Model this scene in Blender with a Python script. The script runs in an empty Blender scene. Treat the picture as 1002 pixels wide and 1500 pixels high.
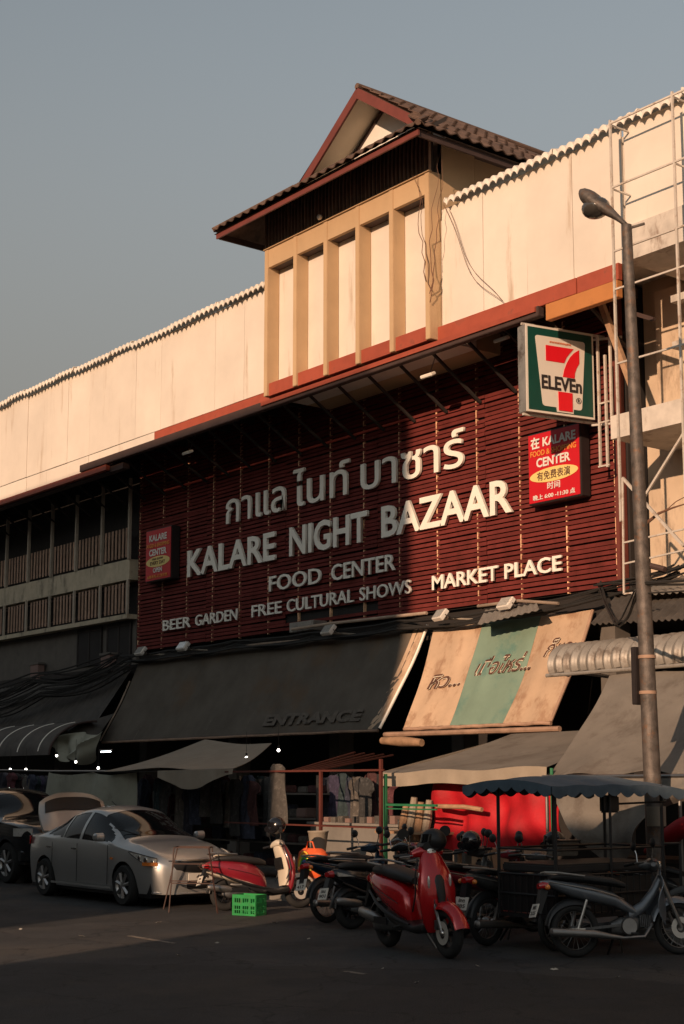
import bpy, bmesh, math, random
from mathutils import Vector, Matrix
R = math.radians
rnd = random.Random(7)
sc = bpy.context.scene
C = sc.collection
# ------------------------------------------------------------ camera
F, CX, CY, YAW, PITCH, EYE = 2180., 501., 830., R(52.0), math.atan(318/2180.), 1.85
cd = bpy.data.cameras.new('camera'); cam = bpy.data.objects.new('camera', cd); C.objects.link(cam)
cam.location = (0, 0, EYE); cam.rotation_euler = (R(90)+PITCH, 0, YAW)
cd.sensor_fit = 'VERTICAL'; cd.sensor_height = 36.0; cd.sensor_width = 24.0
cd.lens = F/1500*36.0; cd.shift_y = 80/1500.; cd.shift_x = 0
cd.clip_start = .1; cd.clip_end = 2000
sc.camera = cam
# ------------------------------------------------------------ light
SUN_EL, SUN_AZ = 15.0, 23.5        # azimuth: degrees from -Y towards +X
sd = Vector((math.sin(R(SUN_AZ))*math.cos(R(SUN_EL)), -math.cos(R(SUN_AZ))*math.cos(R(SUN_EL)), math.sin(R(SUN_EL))))
sl = bpy.data.lights.new('sun', 'SUN'); sl.energy = 4.45; sl.angle = R(.55); sl.color = (1.0, .66, .43)
so = bpy.data.objects.new('sun', sl); C.objects.link(so); so.rotation_euler = sd.to_track_quat('Z', 'Y').to_euler()
w = bpy.data.worlds.new('World'); sc.world = w; w.use_nodes = True
nt = w.node_tree; nt.nodes.clear()
sky = nt.nodes.new('ShaderNodeTexSky'); sky.sky_type = 'NISHITA'; sky.sun_disc = False
sky.sun_elevation = R(SUN_EL); sky.sun_rotation = math.atan2(sd.x, sd.y)
sky.air_density = 1.0; sky.dust_density = 1.6; sky.ozone_density = 1.0
hs = nt.nodes.new('ShaderNodeHueSaturation'); hs.inputs['Saturation'].default_value = .36; hs.inputs['Value'].default_value = 1.0
bg = nt.nodes.new('ShaderNodeBackground'); bg.inputs[1].default_value = .118
wo = nt.nodes.new('ShaderNodeOutputWorld')
nt.links.new(sky.outputs[0], hs.inputs['Color']); tc = nt.nodes.new('ShaderNodeTexCoord'); sx_ = nt.nodes.new('ShaderNodeSeparateXYZ'); nt.links.new(tc.outputs['Generated'], sx_.inputs[0])
hz = nt.nodes.new('ShaderNodeMapRange'); hz.interpolation_type = 'SMOOTHSTEP'   # low, dusty evening haze all round the horizon
hz.inputs[1].default_value = .14; hz.inputs[2].default_value = .56; hz.inputs[3].default_value = .92; hz.inputs[4].default_value = 0
nt.links.new(sx_.outputs['Z'], hz.inputs[0])
tint = nt.nodes.new('ShaderNodeMix'); tint.data_type = 'RGBA'; tint.blend_type = 'MULTIPLY'; tint.inputs['Factor'].default_value = 1; tint.inputs['B'].default_value = (.96, 1.0, .97, 1)
nt.links.new(hs.outputs[0], tint.inputs['A'])
hm = nt.nodes.new('ShaderNodeMix'); hm.data_type = 'RGBA'; hm.inputs['B'].default_value = (2.05, 1.88, 1.62, 1)
nt.links.new(hz.outputs[0], hm.inputs['Factor']); nt.links.new(tint.outputs['Result'], hm.inputs['A']); nt.links.new(hm.outputs['Result'], bg.inputs[0]); nt.links.new(bg.outputs[0], wo.inputs[0])
sc.view_settings.view_transform = 'Standard'; sc.view_settings.look = 'None'
sc.view_settings.gamma = 1; sc.view_settings.use_curve_mapping = False
sc.view_settings.exposure = 0.0
# ------------------------------------------------------------ helpers
_fw = Vector((-math.sin(YAW)*math.cos(PITCH), math.cos(YAW)*math.cos(PITCH), math.sin(PITCH)))
_rt = Vector((math.cos(YAW), math.sin(YAW), 0)); _up = _rt.cross(_fw)
def at(px, py, X=None, Y=None, Z=None):
    "where the sight line through a photograph pixel meets a world plane (used as a survey)"
    d = _fw + _rt*((px-CX)/F) - _up*((py-CY)/F)
    t = Y/d.y if Y is not None else X/d.x if X is not None else (Z-EYE)/d.z
    return Vector((0, 0, EYE)) + d*t

def mat(name, col, rough=.7, metal=0., var=.18, scale=3., bump=0., bscale=60., dirt=None, damt=.0, dscale=2., streak=0., coat=0., rvar=.0, emit=None, trans=0., spec=.5, thr=.55):
    m = bpy.data.materials.new(name); m.use_nodes = True
    t = m.node_tree; N = t.nodes; L = t.links; b = N['Principled BSDF']
    b.inputs['Roughness'].default_value = rough; b.inputs['Metallic'].default_value = metal
    b.inputs['Coat Weight'].default_value = coat; b.inputs['Coat Roughness'].default_value = .08
    b.inputs['Specular IOR Level'].default_value = spec
    if trans: b.inputs['Transmission Weight'].default_value = trans
    geo = N.new('ShaderNodeNewGeometry'); oi = N.new('ShaderNodeObjectInfo')
    no = N.new('ShaderNodeTexNoise'); no.inputs['Scale'].default_value = scale; no.inputs['Detail'].default_value = 5; no.inputs['Roughness'].default_value = .62
    L.new(geo.outputs['Position'], no.inputs['Vector'])
    mr = N.new('ShaderNodeMapRange'); mr.inputs[1].default_value = .28; mr.inputs[2].default_value = .72
    mr.inputs[3].default_value = 1-var; mr.inputs[4].default_value = 1+var
    L.new(no.outputs[0], mr.inputs[0])
    rr = N.new('ShaderNodeMapRange'); rr.inputs[3].default_value = 1-var*.5; rr.inputs[4].default_value = 1+var*.5
    L.new(oi.outputs['Random'], rr.inputs[0])
    mu = N.new('ShaderNodeMath'); mu.operation = 'MULTIPLY'; L.new(mr.outputs[0], mu.inputs[0]); L.new(rr.outputs[0], mu.inputs[1])
    sc_ = N.new('ShaderNodeVectorMath'); sc_.operation = 'SCALE'; sc_.inputs[0].default_value = col[:3]
    L.new(mu.outputs[0], sc_.inputs['Scale'])
    out = sc_.outputs[0]
    if dirt:
        n2 = N.new('ShaderNodeTexNoise'); n2.inputs['Scale'].default_value = dscale; n2.inputs['Detail'].default_value = 8; n2.inputs['Roughness'].default_value = .7
        mp = N.new('ShaderNodeMapping')
        if streak: mp.inputs['Scale'].default_value = (1, 1, streak)
        L.new(geo.outputs['Position'], mp.inputs[0]); L.new(mp.outputs[0], n2.inputs['Vector'])
        m2 = N.new('ShaderNodeMapRange'); m2.inputs[1].default_value = thr; m2.inputs[2].default_value = thr+.17
        m2.inputs[3].default_value = 0; m2.inputs[4].default_value = damt; m2.interpolation_type = 'SMOOTHSTEP'
        L.new(n2.outputs[0], m2.inputs[0])
        mx = N.new('ShaderNodeMix'); mx.data_type = 'RGBA'; mx.inputs['B'].default_value = (*dirt, 1)
        L.new(m2.outputs[0], mx.inputs['Factor']); L.new(out, mx.inputs['A']); out = mx.outputs['Result']
    L.new(out, b.inputs['Base Color'])
    if rvar:
        m3 = N.new('ShaderNodeMapRange'); m3.inputs[3].default_value = rough-rvar; m3.inputs[4].default_value = rough+rvar
        L.new(no.outputs[0], m3.inputs[0]); L.new(m3.outputs[0], b.inputs['Roughness'])
    if bump:
        n3 = N.new('ShaderNodeTexNoise'); n3.inputs['Scale'].default_value = bscale; n3.inputs['Detail'].default_value = 4
        L.new(geo.outputs['Position'], n3.inputs['Vector'])
        bp = N.new('ShaderNodeBump'); bp.inputs['Strength'].default_value = bump; bp.inputs['Distance'].default_value = .02
        L.new(n3.outputs[0], bp.inputs['Height']); L.new(bp.outputs[0], b.inputs['Normal'])
    if emit:
        b.inputs['Emission Color'].default_value = (*emit[0], 1); b.inputs['Emission Strength'].default_value = emit[1]
    return m

class MB:
    def __init__(s): s.v = []; s.f = []
    def add(s, vs, fs, M=None):
        n = len(s.v); s.v += [tuple(M @ Vector(v)) if M else tuple(v) for v in vs]; s.f += [tuple(i+n for i in f) for f in fs]; return s
    def box(s, x0, x1, y0, y1, z0, z1, M=None):
        if x0 > x1: x0, x1 = x1, x0
        if y0 > y1: y0, y1 = y1, y0
        if z0 > z1: z0, z1 = z1, z0
        return s.add([(x0,y0,z0),(x1,y0,z0),(x1,y1,z0),(x0,y1,z0),(x0,y0,z1),(x1,y0,z1),(x1,y1,z1),(x0,y1,z1)],
                     [(0,3,2,1),(4,5,6,7),(0,1,5,4),(1,2,6,5),(2,3,7,6),(3,0,4,7)], M)
    def bar(s, a, b, r, n=8, r2=None, square=False):
        a = Vector(a); b = Vector(b); d = (b-a).normalized(); r2 = r if r2 is None else r2
        u = d.cross(Vector((0,0,1)));
        if u.length < 1e-3: u = Vector((1,0,0))
        u.normalize(); v = d.cross(u); n = 4 if square else n; o = math.pi/4 if square else 0
        vs = []
        for p, q in ((a, r), (b, r2)):
            for i in range(n):
                t = 2*math.pi*i/n+o; vs.append(p+u*math.cos(t)*q+v*math.sin(t)*q)
        fs = [(i, (i+1) % n, n+(i+1) % n, n+i) for i in range(n)] + [tuple(range(n))[::-1], tuple(range(n, 2*n))]
        return s.add(vs, fs)
    def tube(s, pts, r, n=8, closed=False):
        pts = [Vector(p) for p in pts]; k = len(pts); rings = []; pu = None
        for i, p in enumerate(pts):
            if closed: d = pts[(i+1) % k]-pts[i-1]
            else: d = pts[min(i+1, k-1)]-pts[max(i-1, 0)]
            d.normalize()
            if pu is None:
                u = d.cross(Vector((0,0,1)))
                if u.length < 1e-2: u = d.cross(Vector((1,0,0)))
            else: u = pu-d*pu.dot(d)
            u.normalize(); pu = u; v = d.cross(u); rr = r[i] if isinstance(r, (list, tuple)) else r
            rings.append([p+u*math.cos(2*math.pi*j/n)*rr+v*math.sin(2*math.pi*j/n)*rr for j in range(n)])
        return s.rings(rings, closed, caps=not closed)
    def rings(s, rings, closed=False, caps=True):
        n = len(rings[0]); k = len(rings); vs = [v for rg in rings for v in rg]; fs = []
        for i in range(k if closed else k-1):
            a = i*n; b = ((i+1) % k)*n
            fs += [(a+j, a+(j+1) % n, b+(j+1) % n, b+j) for j in range(n)]
        if caps: fs += [tuple(range(n))[::-1], tuple(range((k-1)*n, k*n))]
        return s.add(vs, fs)
    def lathe(s, prof, c=(0,0,0), axis='z', n=24, M=None, caps=True):
        rings = []
        for r, h in prof:
            rg = []
            for j in range(n):
                t = 2*math.pi*j/n; a, b = r*math.cos(t), r*math.sin(t)
                p = (a, b, h) if axis == 'z' else (a, h, b) if axis == 'y' else (h, a, b)
                q = Vector(p)+Vector(c); rg.append(M @ q if M else q)
            rings.append(rg)
        return s.rings(rings, caps=caps)
    def loft(s, secs, plane='yz', n=18, e=2.4):
        "secs: (pos, c1, c2, h1, h2) superellipse sections; plane yz -> pos is x ; xy -> pos is z (c1=x, c2=y) ; xz -> pos is y (c1=x, c2=z)"
        rings = []
        for pos, c1, c2, h1, h2 in secs:
            rg = []
            for j in range(n):
                t = 2*math.pi*j/n; ct, st = math.cos(t), math.sin(t)
                a = c1+h1*math.copysign(abs(ct)**(2/e), ct); b = c2+h2*math.copysign(abs(st)**(2/e), st)
                rg.append(Vector((pos, a, b) if plane == 'yz' else (a, b, pos) if plane == 'xy' else (a, pos, b)))
            rings.append(rg)
        return s.rings(rings)
    def prism(s, poly, a, b, axis='y', M=None):
        n = len(poly)
        def P(p, t): return (p[0], t, p[1]) if axis == 'y' else (t, p[0], p[1]) if axis == 'x' else (p[0], p[1], t)
        return s.add([P(p, a) for p in poly]+[P(p, b) for p in poly],
                     [tuple(range(n))[::-1], tuple(range(n, 2*n))]+[(i, (i+1) % n, n+(i+1) % n, n+i) for i in range(n)], M)
    def grid(s, fn, nu, nv, thick=0.):
        vs = [Vector(fn(i/nu, j/nv)) for i in range(nu+1) for j in range(nv+1)]
        q = lambda i, j: i*(nv+1)+j
        fs = [(q(i,j), q(i+1,j), q(i+1,j+1), q(i,j+1)) for i in range(nu) for j in range(nv)]
        if thick:
            nr = [Vector((0,0,0)) for _ in vs]
            for f in fs:
                nn = (vs[f[1]]-vs[f[0]]).cross(vs[f[3]]-vs[f[0]])
                for k in f: nr[k] += nn
            m = len(vs); vs2 = [v-(nr[i].normalized()*thick if nr[i].length else Vector()) for i, v in enumerate(vs)]
            fs2 = [tuple(k+m for k in f[::-1]) for f in fs]
            ed = [q(i,0) for i in range(nu+1)]+[q(nu,j) for j in range(1,nv+1)]+[q(i,nv) for i in range(nu-1,-1,-1)]+[q(0,j) for j in range(nv-1,0,-1)]
            fs3 = [(ed[k], ed[k]+m, ed[(k+1) % len(ed)]+m, ed[(k+1) % len(ed)]) for k in range(len(ed))]
            vs = vs+vs2; fs = fs+fs2+fs3
        return s.add(vs, fs)
    def ball(s, c, r, n=14, m=9, sx=1, sy=1, sz=1):
        return s.rings([[Vector((c[0]+r*sx*math.sin(math.pi*(i+.02)/(m+.04))*math.cos(2*math.pi*j/n), c[1]+r*sy*math.sin(math.pi*(i+.02)/(m+.04))*math.sin(2*math.pi*j/n), c[2]+r*sz*math.cos(math.pi*(i+.02)/(m+.04)))) for j in range(n)] for i in range(m+1)])
    def mesh(s, name, mt, off=None, smooth=True, bevel=0):
        me = bpy.data.meshes.new(name)
        vs = [(v[0]-off[0], v[1]-off[1], v[2]-off[2]) for v in s.v] if off else s.v
        me.from_pydata(vs, [], s.f); 
        bm = bmesh.new(); bm.from_mesh(me); bmesh.ops.recalc_face_normals(bm, faces=bm.faces)
        if bevel: bmesh.ops.bevel(bm, geom=[e for e in bm.edges if len(e.link_faces) == 2 and e.calc_face_angle(0) > .5], offset=bevel, segments=2, affect='EDGES', clamp_overlap=True)
        bm.to_mesh(me); bm.free()
        if smooth:
            me.polygons.foreach_set('use_smooth', [True]*len(me.polygons)); me.set_sharp_from_angle(angle=R(38))
        me.materials.append(mt); me.update()
        return me
    def build(s, name, mt, parent=None, world=False, smooth=True, bevel=0, label=None):
        off = tuple(parent.location) if (world and parent) else None
        if world and parent and parent.get('_off'): off = tuple(parent['_off'])
        me = s.mesh(name, mt, off, smooth, bevel)
        o = bpy.data.objects.new(name, me); C.objects.link(o)
        if parent: o.parent = parent
        if label: o['label'] = label
        return o

def spline(pts, x):
    pts = sorted(pts)
    if x <= pts[0][0]: return pts[0][1]
    if x >= pts[-1][0]: return pts[-1][1]
    for i in range(len(pts)-1):
        if pts[i][0] <= x <= pts[i+1][0]:
            x0, y0 = pts[i]; x1, y1 = pts[i+1]; t = (x-x0)/(x1-x0)
            m0 = (pts[i+1][1]-pts[i-1][1])/(pts[i+1][0]-pts[i-1][0]) if i > 0 else (y1-y0)/(x1-x0)
            m1 = (pts[i+2][1]-pts[i][1])/(pts[i+2][0]-pts[i][0]) if i < len(pts)-2 else (y1-y0)/(x1-x0)
            h = x1-x0; return (2*t**3-3*t*t+1)*y0+(t**3-2*t*t+t)*h*m0+(-2*t**3+3*t*t)*y1+(t**3-t*t)*h*m1
def thing(name, label, cat, loc=(0,0,0), rz=0, group=None):
    o = bpy.data.objects.new(name, None); C.objects.link(o); o.location = loc; o.rotation_euler = (0,0,rz)
    o['label'] = label; o['category'] = cat
    if group: o['group'] = group
    o.empty_display_size = .1
    return o
def tag(o, label, cat, group=None):
    o['label'] = label; o['category'] = cat
    if group: o['group'] = group
    return o
def solo(name, mb, mt, label, cat, group=None, smooth=True, bevel=0, loc=None):
    "a thing that is one mesh; world coordinates, origin at its base"
    if loc is None:
        xs = [v[0] for v in mb.v]; ys = [v[1] for v in mb.v]; zs = [v[2] for v in mb.v]
        loc = ((min(xs)+max(xs))/2, (min(ys)+max(ys))/2, min(zs))
    me = mb.mesh(name, mt, loc, smooth, bevel); o = bpy.data.objects.new(name, me); C.objects.link(o); o.location = loc
    return tag(o, label, cat, group)
def structure(name, mb, mt, smooth=False):
    o = mb.build(name, mt, None, smooth=smooth); o['kind'] = 'structure'; return o
def inst(name, me, parent, loc, rot=(0,0,0), scale=None):
    o = bpy.data.objects.new(name, me); C.objects.link(o); o.parent = parent; o.location = loc; o.rotation_euler = rot
    if scale: o.scale = scale
    return o
def sub(parent_part, name, mb, mt, off, **k):
    "sub-part in world coordinates under a part whose own transform is identity inside its thing"
    me = mb.mesh(name, mt, off, **k); o = bpy.data.objects.new(name, me); C.objects.link(o); o.parent = parent_part; return o

# text -----------------------------------------------------------
def text_raw(body, offset=0., extrude=0., bevel=0., res=3):
    c = bpy.data.curves.new('t', 'FONT'); c.body = body; c.size = 1; c.offset = offset; c.extrude = extrude; c.bevel_depth = bevel
    c.resolution_u = res; o = bpy.data.objects.new('t', c); C.objects.link(o); bpy.context.view_layer.update()
    dg = bpy.context.evaluated_depsgraph_get(); me = bpy.data.meshes.new_from_object(o.evaluated_get(dg))
    bpy.data.objects.remove(o); bpy.data.curves.remove(c); me.materials.clear(); return me
def bounds(me):
    xs = [v.co.x for v in me.vertices]; ys = [v.co.y for v in me.vertices]
    return min(xs), max(xs), min(ys), max(ys)
def word(parent, clusters, x0, x1, z0, z1, y, mt, offset, depth, name='letter', ref=None, bevel=0.008):
    "channel letters standing on the wall: each letter its own mesh. ref: string giving baseline..cap height"
    full = text_raw(''.join(clusters), offset); fx0, fx1, _, _ = bounds(full)
    rf = text_raw(ref or 'H', offset); _, _, ry0, ry1 = bounds(rf)
    sx = (x1-x0)/(fx1-fx0); sz = (z1-z0)/(ry1-ry0)
    pre = ''
    for cl in clusters:
        pre += cl
        if not cl.strip(): continue
        px1 = bounds(text_raw(pre, offset))[1]
        me = text_raw(cl, offset, .5, 0); cx0, cx1, _, _ = bounds(me); dx = px1-cx1
        for v in me.vertices:
            X = x0+(v.co.x+dx-fx0)*sx; Z = z0+(v.co.y-ry0)*sz; Y = y-v.co.z*depth
            v.co = (X-parent.location.x, Y-parent.location.y, Z-parent.location.z)
        me.materials.append(mt)
        o = bpy.data.objects.new(name, me); C.objects.link(o); o.parent = parent
def flat_text(parent, body, center, u, v, width, height, mt, offset=.0, thick=.004, name='lettering', ref='H', world=True, shear=0, nrm=None):
    "one line of print laid on a surface; u,v unit vectors; width = full line width; height = cap height; text centred on `center` (vertically on the cap band)"
    me = text_raw(body, offset, .5); x0, x1, _, _ = bounds(me); _, _, y0, y1 = bounds(text_raw(ref, offset))
    u = Vector(u).normalized(); v = Vector(v).normalized(); nn = u.cross(v).normalized()
    off = Vector(parent.location) if world else Vector((0,0,0))
    for q in me.vertices:
        a = (q.co.x-(x0+x1)/2)/(x1-x0)*width; b = (q.co.y-(y0+y1)/2)/(y1-y0)*height
        q.co = Vector(center)-off+u*(a+b*shear)+v*b+nn*(q.co.z*thick)
    me.materials.append(mt); o = bpy.data.objects.new(name, me); C.objects.link(o); o.parent = parent
    return o

# ------------------------------------------------------------ materials
M = {}
M['asphalt'] = mat('asphalt', (.036,.036,.038), .84, var=.4, scale=.9, bump=1., bscale=90, dirt=(.06,.051,.043), damt=.55, dscale=.55, thr=.46)
def crackle(m):
    t = m.node_tree; N = t.nodes; L = t.links; b = N['Principled BSDF']; src = b.inputs['Base Color'].links[0].from_socket
    geo = N.new('ShaderNodeNewGeometry'); nz = N.new('ShaderNodeTexNoise'); nz.inputs['Scale'].default_value = 2.2; nz.inputs['Detail'].default_value = 4
    L.new(geo.outputs['Position'], nz.inputs['Vector'])
    ad = N.new('ShaderNodeVectorMath'); ad.operation = 'MULTIPLY_ADD'; ad.inputs[1].default_value = (.7,.7,.7); L.new(nz.outputs['Color'], ad.inputs[0]); L.new(geo.outputs['Position'], ad.inputs[2])
    vo = N.new('ShaderNodeTexVoronoi'); vo.feature = 'DISTANCE_TO_EDGE'; vo.inputs['Scale'].default_value = .55; L.new(ad.outputs[0], vo.inputs['Vector'])
    mr = N.new('ShaderNodeMapRange'); mr.inputs[1].default_value = .002; mr.inputs[2].default_value = .012; mr.inputs[3].default_value = .35; mr.inputs[4].default_value = 1; L.new(vo.outputs['Distance'], mr.inputs[0])
    pz = N.new('ShaderNodeTexVoronoi'); pz.inputs['Scale'].default_value = .22; pz.inputs['Randomness'].default_value = 1; L.new(ad.outputs[0], pz.inputs['Vector'])
    pr = N.new('ShaderNodeMapRange'); pr.inputs[3].default_value = .72; pr.inputs[4].default_value = 1.25; sp = N.new('ShaderNodeSeparateColor'); L.new(pz.outputs['Color'], sp.inputs[0]); L.new(sp.outputs[0], pr.inputs[0])
    gr = N.new('ShaderNodeTexNoise'); gr.inputs['Scale'].default_value = 55; gr.inputs['Detail'].default_value = 3; L.new(geo.outputs['Position'], gr.inputs['Vector'])
    g2 = N.new('ShaderNodeMapRange'); g2.inputs[1].default_value = .3; g2.inputs[2].default_value = .7; g2.inputs[3].default_value = .5; g2.inputs[4].default_value = 1.6; L.new(gr.outputs[0], g2.inputs[0])
    m1 = N.new('ShaderNodeMath'); pr.inputs[3].default_value = .6; pr.inputs[4].default_value = 1.45; m1.operation = 'MULTIPLY'; L.new(mr.outputs[0], m1.inputs[0]); L.new(pr.outputs[0], m1.inputs[1])
    m2 = N.new('ShaderNodeMath'); m2.operation = 'MULTIPLY'; L.new(m1.outputs[0], m2.inputs[0]); L.new(g2.outputs[0], m2.inputs[1])
    sc2 = N.new('ShaderNodeVectorMath'); sc2.operation = 'SCALE'; L.new(src, sc2.inputs[0]); L.new(m2.outputs[0], sc2.inputs['Scale']); L.new(sc2.outputs[0], b.inputs['Base Color'])
crackle(M['asphalt'])
M['pave'] = mat('concrete paving', (.13,.12,.11), .9, bump=.3, dirt=(.05,.045,.04), damt=.6, dscale=1.2)
M['panel'] = mat('cream wall sheet', (.72,.65,.565), .6, var=.08, scale=.8, dirt=(.42,.30,.20), damt=.75, dscale=2.6, streak=.10, thr=.56)
M['crest'] = mat('weathered white sheet', (.72,.66,.58), .7, var=.12, scale=4, dirt=(.25,.17,.12), damt=.7, dscale=6, thr=.58)
M['tan'] = mat('ochre render', (.52,.36,.21), .8, var=.08, scale=1.5, dirt=(.30,.19,.10), damt=.5, dscale=2.5, streak=.2, thr=.6)
M['redtrim'] = mat('red fascia paint', (.36,.075,.04), .55, var=.15, scale=3, dirt=(.12,.06,.04), damt=.6, dscale=3, streak=1)
M['orange'] = mat('orange board', (.50,.20,.06), .6, var=.1, dirt=(.2,.09,.04), damt=.5, dscale=3)
M['gutter'] = mat('dark gutter', (.06,.035,.03), .7, var=.2)
M['slat'] = mat('maroon slat paint', (.142,.028,.024), .8, spec=.15, var=.22, scale=2.4, dirt=(.09,.02,.015), damt=.6, dscale=3.2, thr=.5)
M['batten'] = mat('pale batten', (.80,.48,.28), .7, var=.4, scale=25)
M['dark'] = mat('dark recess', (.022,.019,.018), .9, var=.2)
M['soffit'] = mat('dark timber soffit', (.035,.028,.025), .85, var=.3)  # even dark brown for soffit, struts, rafters and frieze
M['wallgrey'] = mat('stained grey wall', (.13,.115,.10), .9, dirt=(.05,.045,.04), damt=.7, dscale=1.5)
M['band'] = mat('stained concrete band', (.52,.44,.32), .85, dirt=(.12,.10,.08), damt=.8, dscale=2, streak=.4, thr=.5)
M['post'] = mat('off white post', (.42,.36,.29), .8)
M['rail'] = mat('brown railing board', (.36,.23,.16), .75, var=.25, scale=5)
M['tile'] = mat('brown roof tile', (.115,.07,.05), .85, var=.35, scale=4, bump=.3, dirt=(.035,.025,.02), damt=.7, dscale=3, thr=.5)
M['barge'] = mat('dark red bargeboard', (.15,.036,.026), .6, var=.15)
M['gable'] = mat('gable cream', (.66,.58,.46), .7, var=.05)
M['letter'] = mat('cream letter face', (.90,.86,.77), .5, var=.05, scale=5, dirt=(.3,.24,.19), damt=.6, dscale=5, thr=.6)
M['white'] = mat('white paint', (.78,.74,.68), .5, var=.05)
M['signred'] = mat('sign red', (.55,.012,.02), .35, var=.05)
M['signyel'] = mat('sign yellow', (.82,.62,.22), .4, var=.05)
M['signorange'] = mat('sign orange print', (.80,.30,.06), .4, var=.05)
M['signblack'] = mat('sign frame black', (.025,.02,.02), .5)
M['sgreen'] = mat('sign dark green', (.006,.06,.045), .35, var=.1)
M['sred'] = mat('sign bright red', (.72,.01,.02), .35, var=.03)
M['swhite'] = mat('sign cream acrylic', (.72,.66,.58), .35, var=.03)
M['sorange'] = mat('sign orange', (.75,.16,.04), .35)
M['alu'] = mat('weathered aluminium', (.35,.33,.30), .45, metal=.6, var=.25, dirt=(.12,.08,.06), damt=.8, dscale=4, thr=.5)
M['pole'] = mat('rusty galvanised pole', (.10,.085,.075), .6, metal=.4, var=.5, scale=9, dirt=(.20,.10,.05), damt=.8, dscale=7, thr=.52, bump=.3)
M['scaf'] = mat('scaffold paint', (.55,.50,.44), .6, var=.2, dirt=(.25,.15,.09), damt=.7, dscale=6, thr=.5)
M['wood'] = mat('raw wood', (.36,.22,.13), .8, var=.3, scale=6)
M['beige'] = mat('beige render', (.60,.47,.34), .85, var=.1, scale=1.5, dirt=(.22,.15,.10), damt=.65, dscale=1.8, streak=.35, thr=.52)
M['slab'] = mat('pale slab edge', (.55,.50,.44), .8, dirt=(.2,.13,.09), damt=.8, dscale=2.5, streak=.4, thr=.52)
M['awndark'] = mat('charcoal awning cloth', (.115,.099,.082), .9, spec=.2, var=.2, scale=1.4, bump=.5, bscale=5, dirt=(.15,.09,.05), damt=.45, dscale=.55, thr=.52)
M['net'] = mat('old dark sheeting', (.075,.066,.058), .8, var=.35, scale=2.5, dirt=(.12,.09,.06), damt=.5, dscale=3)
M['tarp'] = mat('grey tarpaulin', (.20,.18,.155), .75, var=.16, scale=1.5, dirt=(.09,.07,.055), damt=.6, dscale=1.3, thr=.48, bump=.15, bscale=30)
M['tarpbeige'] = mat('beige tarpaulin', (.32,.27,.21), .8, var=.1, dirt=(.2,.16,.12), damt=.6, dscale=1.6, bump=.15, bscale=40)
M['tarpgrn'] = mat('grey green cloth', (.36,.36,.29), .85, var=.12, dirt=(.14,.13,.1), damt=.6, dscale=1.6)
M['redcloth'] = mat('red tarpaulin', (.40,.006,.014), .7, var=.25, scale=2.5, bump=.25, bscale=25)
M['corr'] = mat('grey corrugated sheet', (.30,.28,.25), .5, metal=.2, var=.25, scale=3, dirt=(.10,.07,.05), damt=.8, dscale=3, thr=.5)
M['steelred'] = mat('red oxide steel', (.11,.028,.02), .6, var=.2)
M['steelgrn'] = mat('green painted steel', (.02,.16,.07), .55, var=.15)
M['black'] = mat('black plastic', (.012,.012,.013), .42, var=.1)
M['blackgloss'] = mat('black gloss paint', (.008,.008,.010), .2, coat=.6, var=.1)
M['rubber'] = mat('tyre rubber', (.018,.018,.018), .85, var=.2)
M['chrome'] = mat('chrome', (.6,.58,.55), .18, metal=1., var=.1)
M['steel'] = mat('dull steel', (.30,.29,.28), .4, metal=.9, var=.2)
M['engine'] = mat('engine casing', (.12,.12,.12), .45, metal=.7, var=.3, scale=20)
M['redpaint'] = mat('metallic red paint', (.48,.006,.010), .25, metal=.25, coat=.9, var=.05)
M['cream'] = mat('cream scooter paint', (.70,.62,.50), .3, coat=.6, var=.04)
M['maroon'] = mat('maroon scooter paint', (.20,.012,.022), .3, coat=.6)
M['bluegrey'] = mat('steel blue paint', (.15,.165,.185), .34, metal=.4, coat=.6)
M['bluedk'] = mat('dark blue paint', (.015,.04,.075), .3, metal=.3, coat=.6)
M['silver'] = mat('silver car paint', (.46,.46,.45), .34, metal=.65, coat=.7, var=.06, scale=1.)
M['suv'] = mat('black car paint', (.012,.014,.016), .2, metal=.3, coat=.8, var=.05)
M['glass'] = mat('tinted glass', (.008,.009,.010), .06, var=.0, spec=.35)
M['lens'] = mat('clear lamp lens', (.85,.82,.76), .12, metal=.5, coat=1., var=.25, scale=30)
M['amber'] = mat('amber lens', (.75,.22,.04), .15, coat=.8)
M['redlens'] = mat('red lens', (.40,.01,.012), .12, coat=.8)
M['plate'] = mat('number plate', (.66,.62,.55), .5, var=.08)
M['seat'] = mat('black vinyl seat', (.018,.018,.019), .55, bump=.15, bscale=150)
M['grncrate'] = mat('green plastic crate', (.018,.27,.07), .5, var=.2, dirt=(.06,.12,.05), damt=.6, dscale=9, thr=.5)
M['navy'] = mat('navy canopy cloth', (.07,.105,.14), .8, var=.2, scale=5, dirt=(.12,.13,.14), damt=.5, dscale=5, thr=.52)
M['concrete'] = mat('grey concrete', (.20,.185,.165), .9, var=.15, bump=.2)
M['counter'] = mat('pale counter board', (.20,.185,.165), .8, var=.15)
M['bulb'] = mat('lit bulb', (.9,.9,.9), .5, emit=((1,.95,.85), 9.))
M['tubel'] = mat('lit tube', (.9,.9,.9), .5, emit=((.85,.95,1), 7.))
M['copperw'] = mat('dry vine', (.16,.08,.05), .9)
M['cable'] = mat('black cable', (.02,.018,.016), .7)
M['cablepale'] = mat('dusty conduit', (.33,.25,.19), .8, var=.3)
M['terra'] = mat('pinkish plaster', (.22,.14,.12), .85, var=.1)
M['mint'] = mat('faded green stripe', (.19,.28,.215), .8, var=.1, scale=1.6, dirt=(.07,.19,.17), damt=.7, dscale=1.1, thr=.5)
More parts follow.
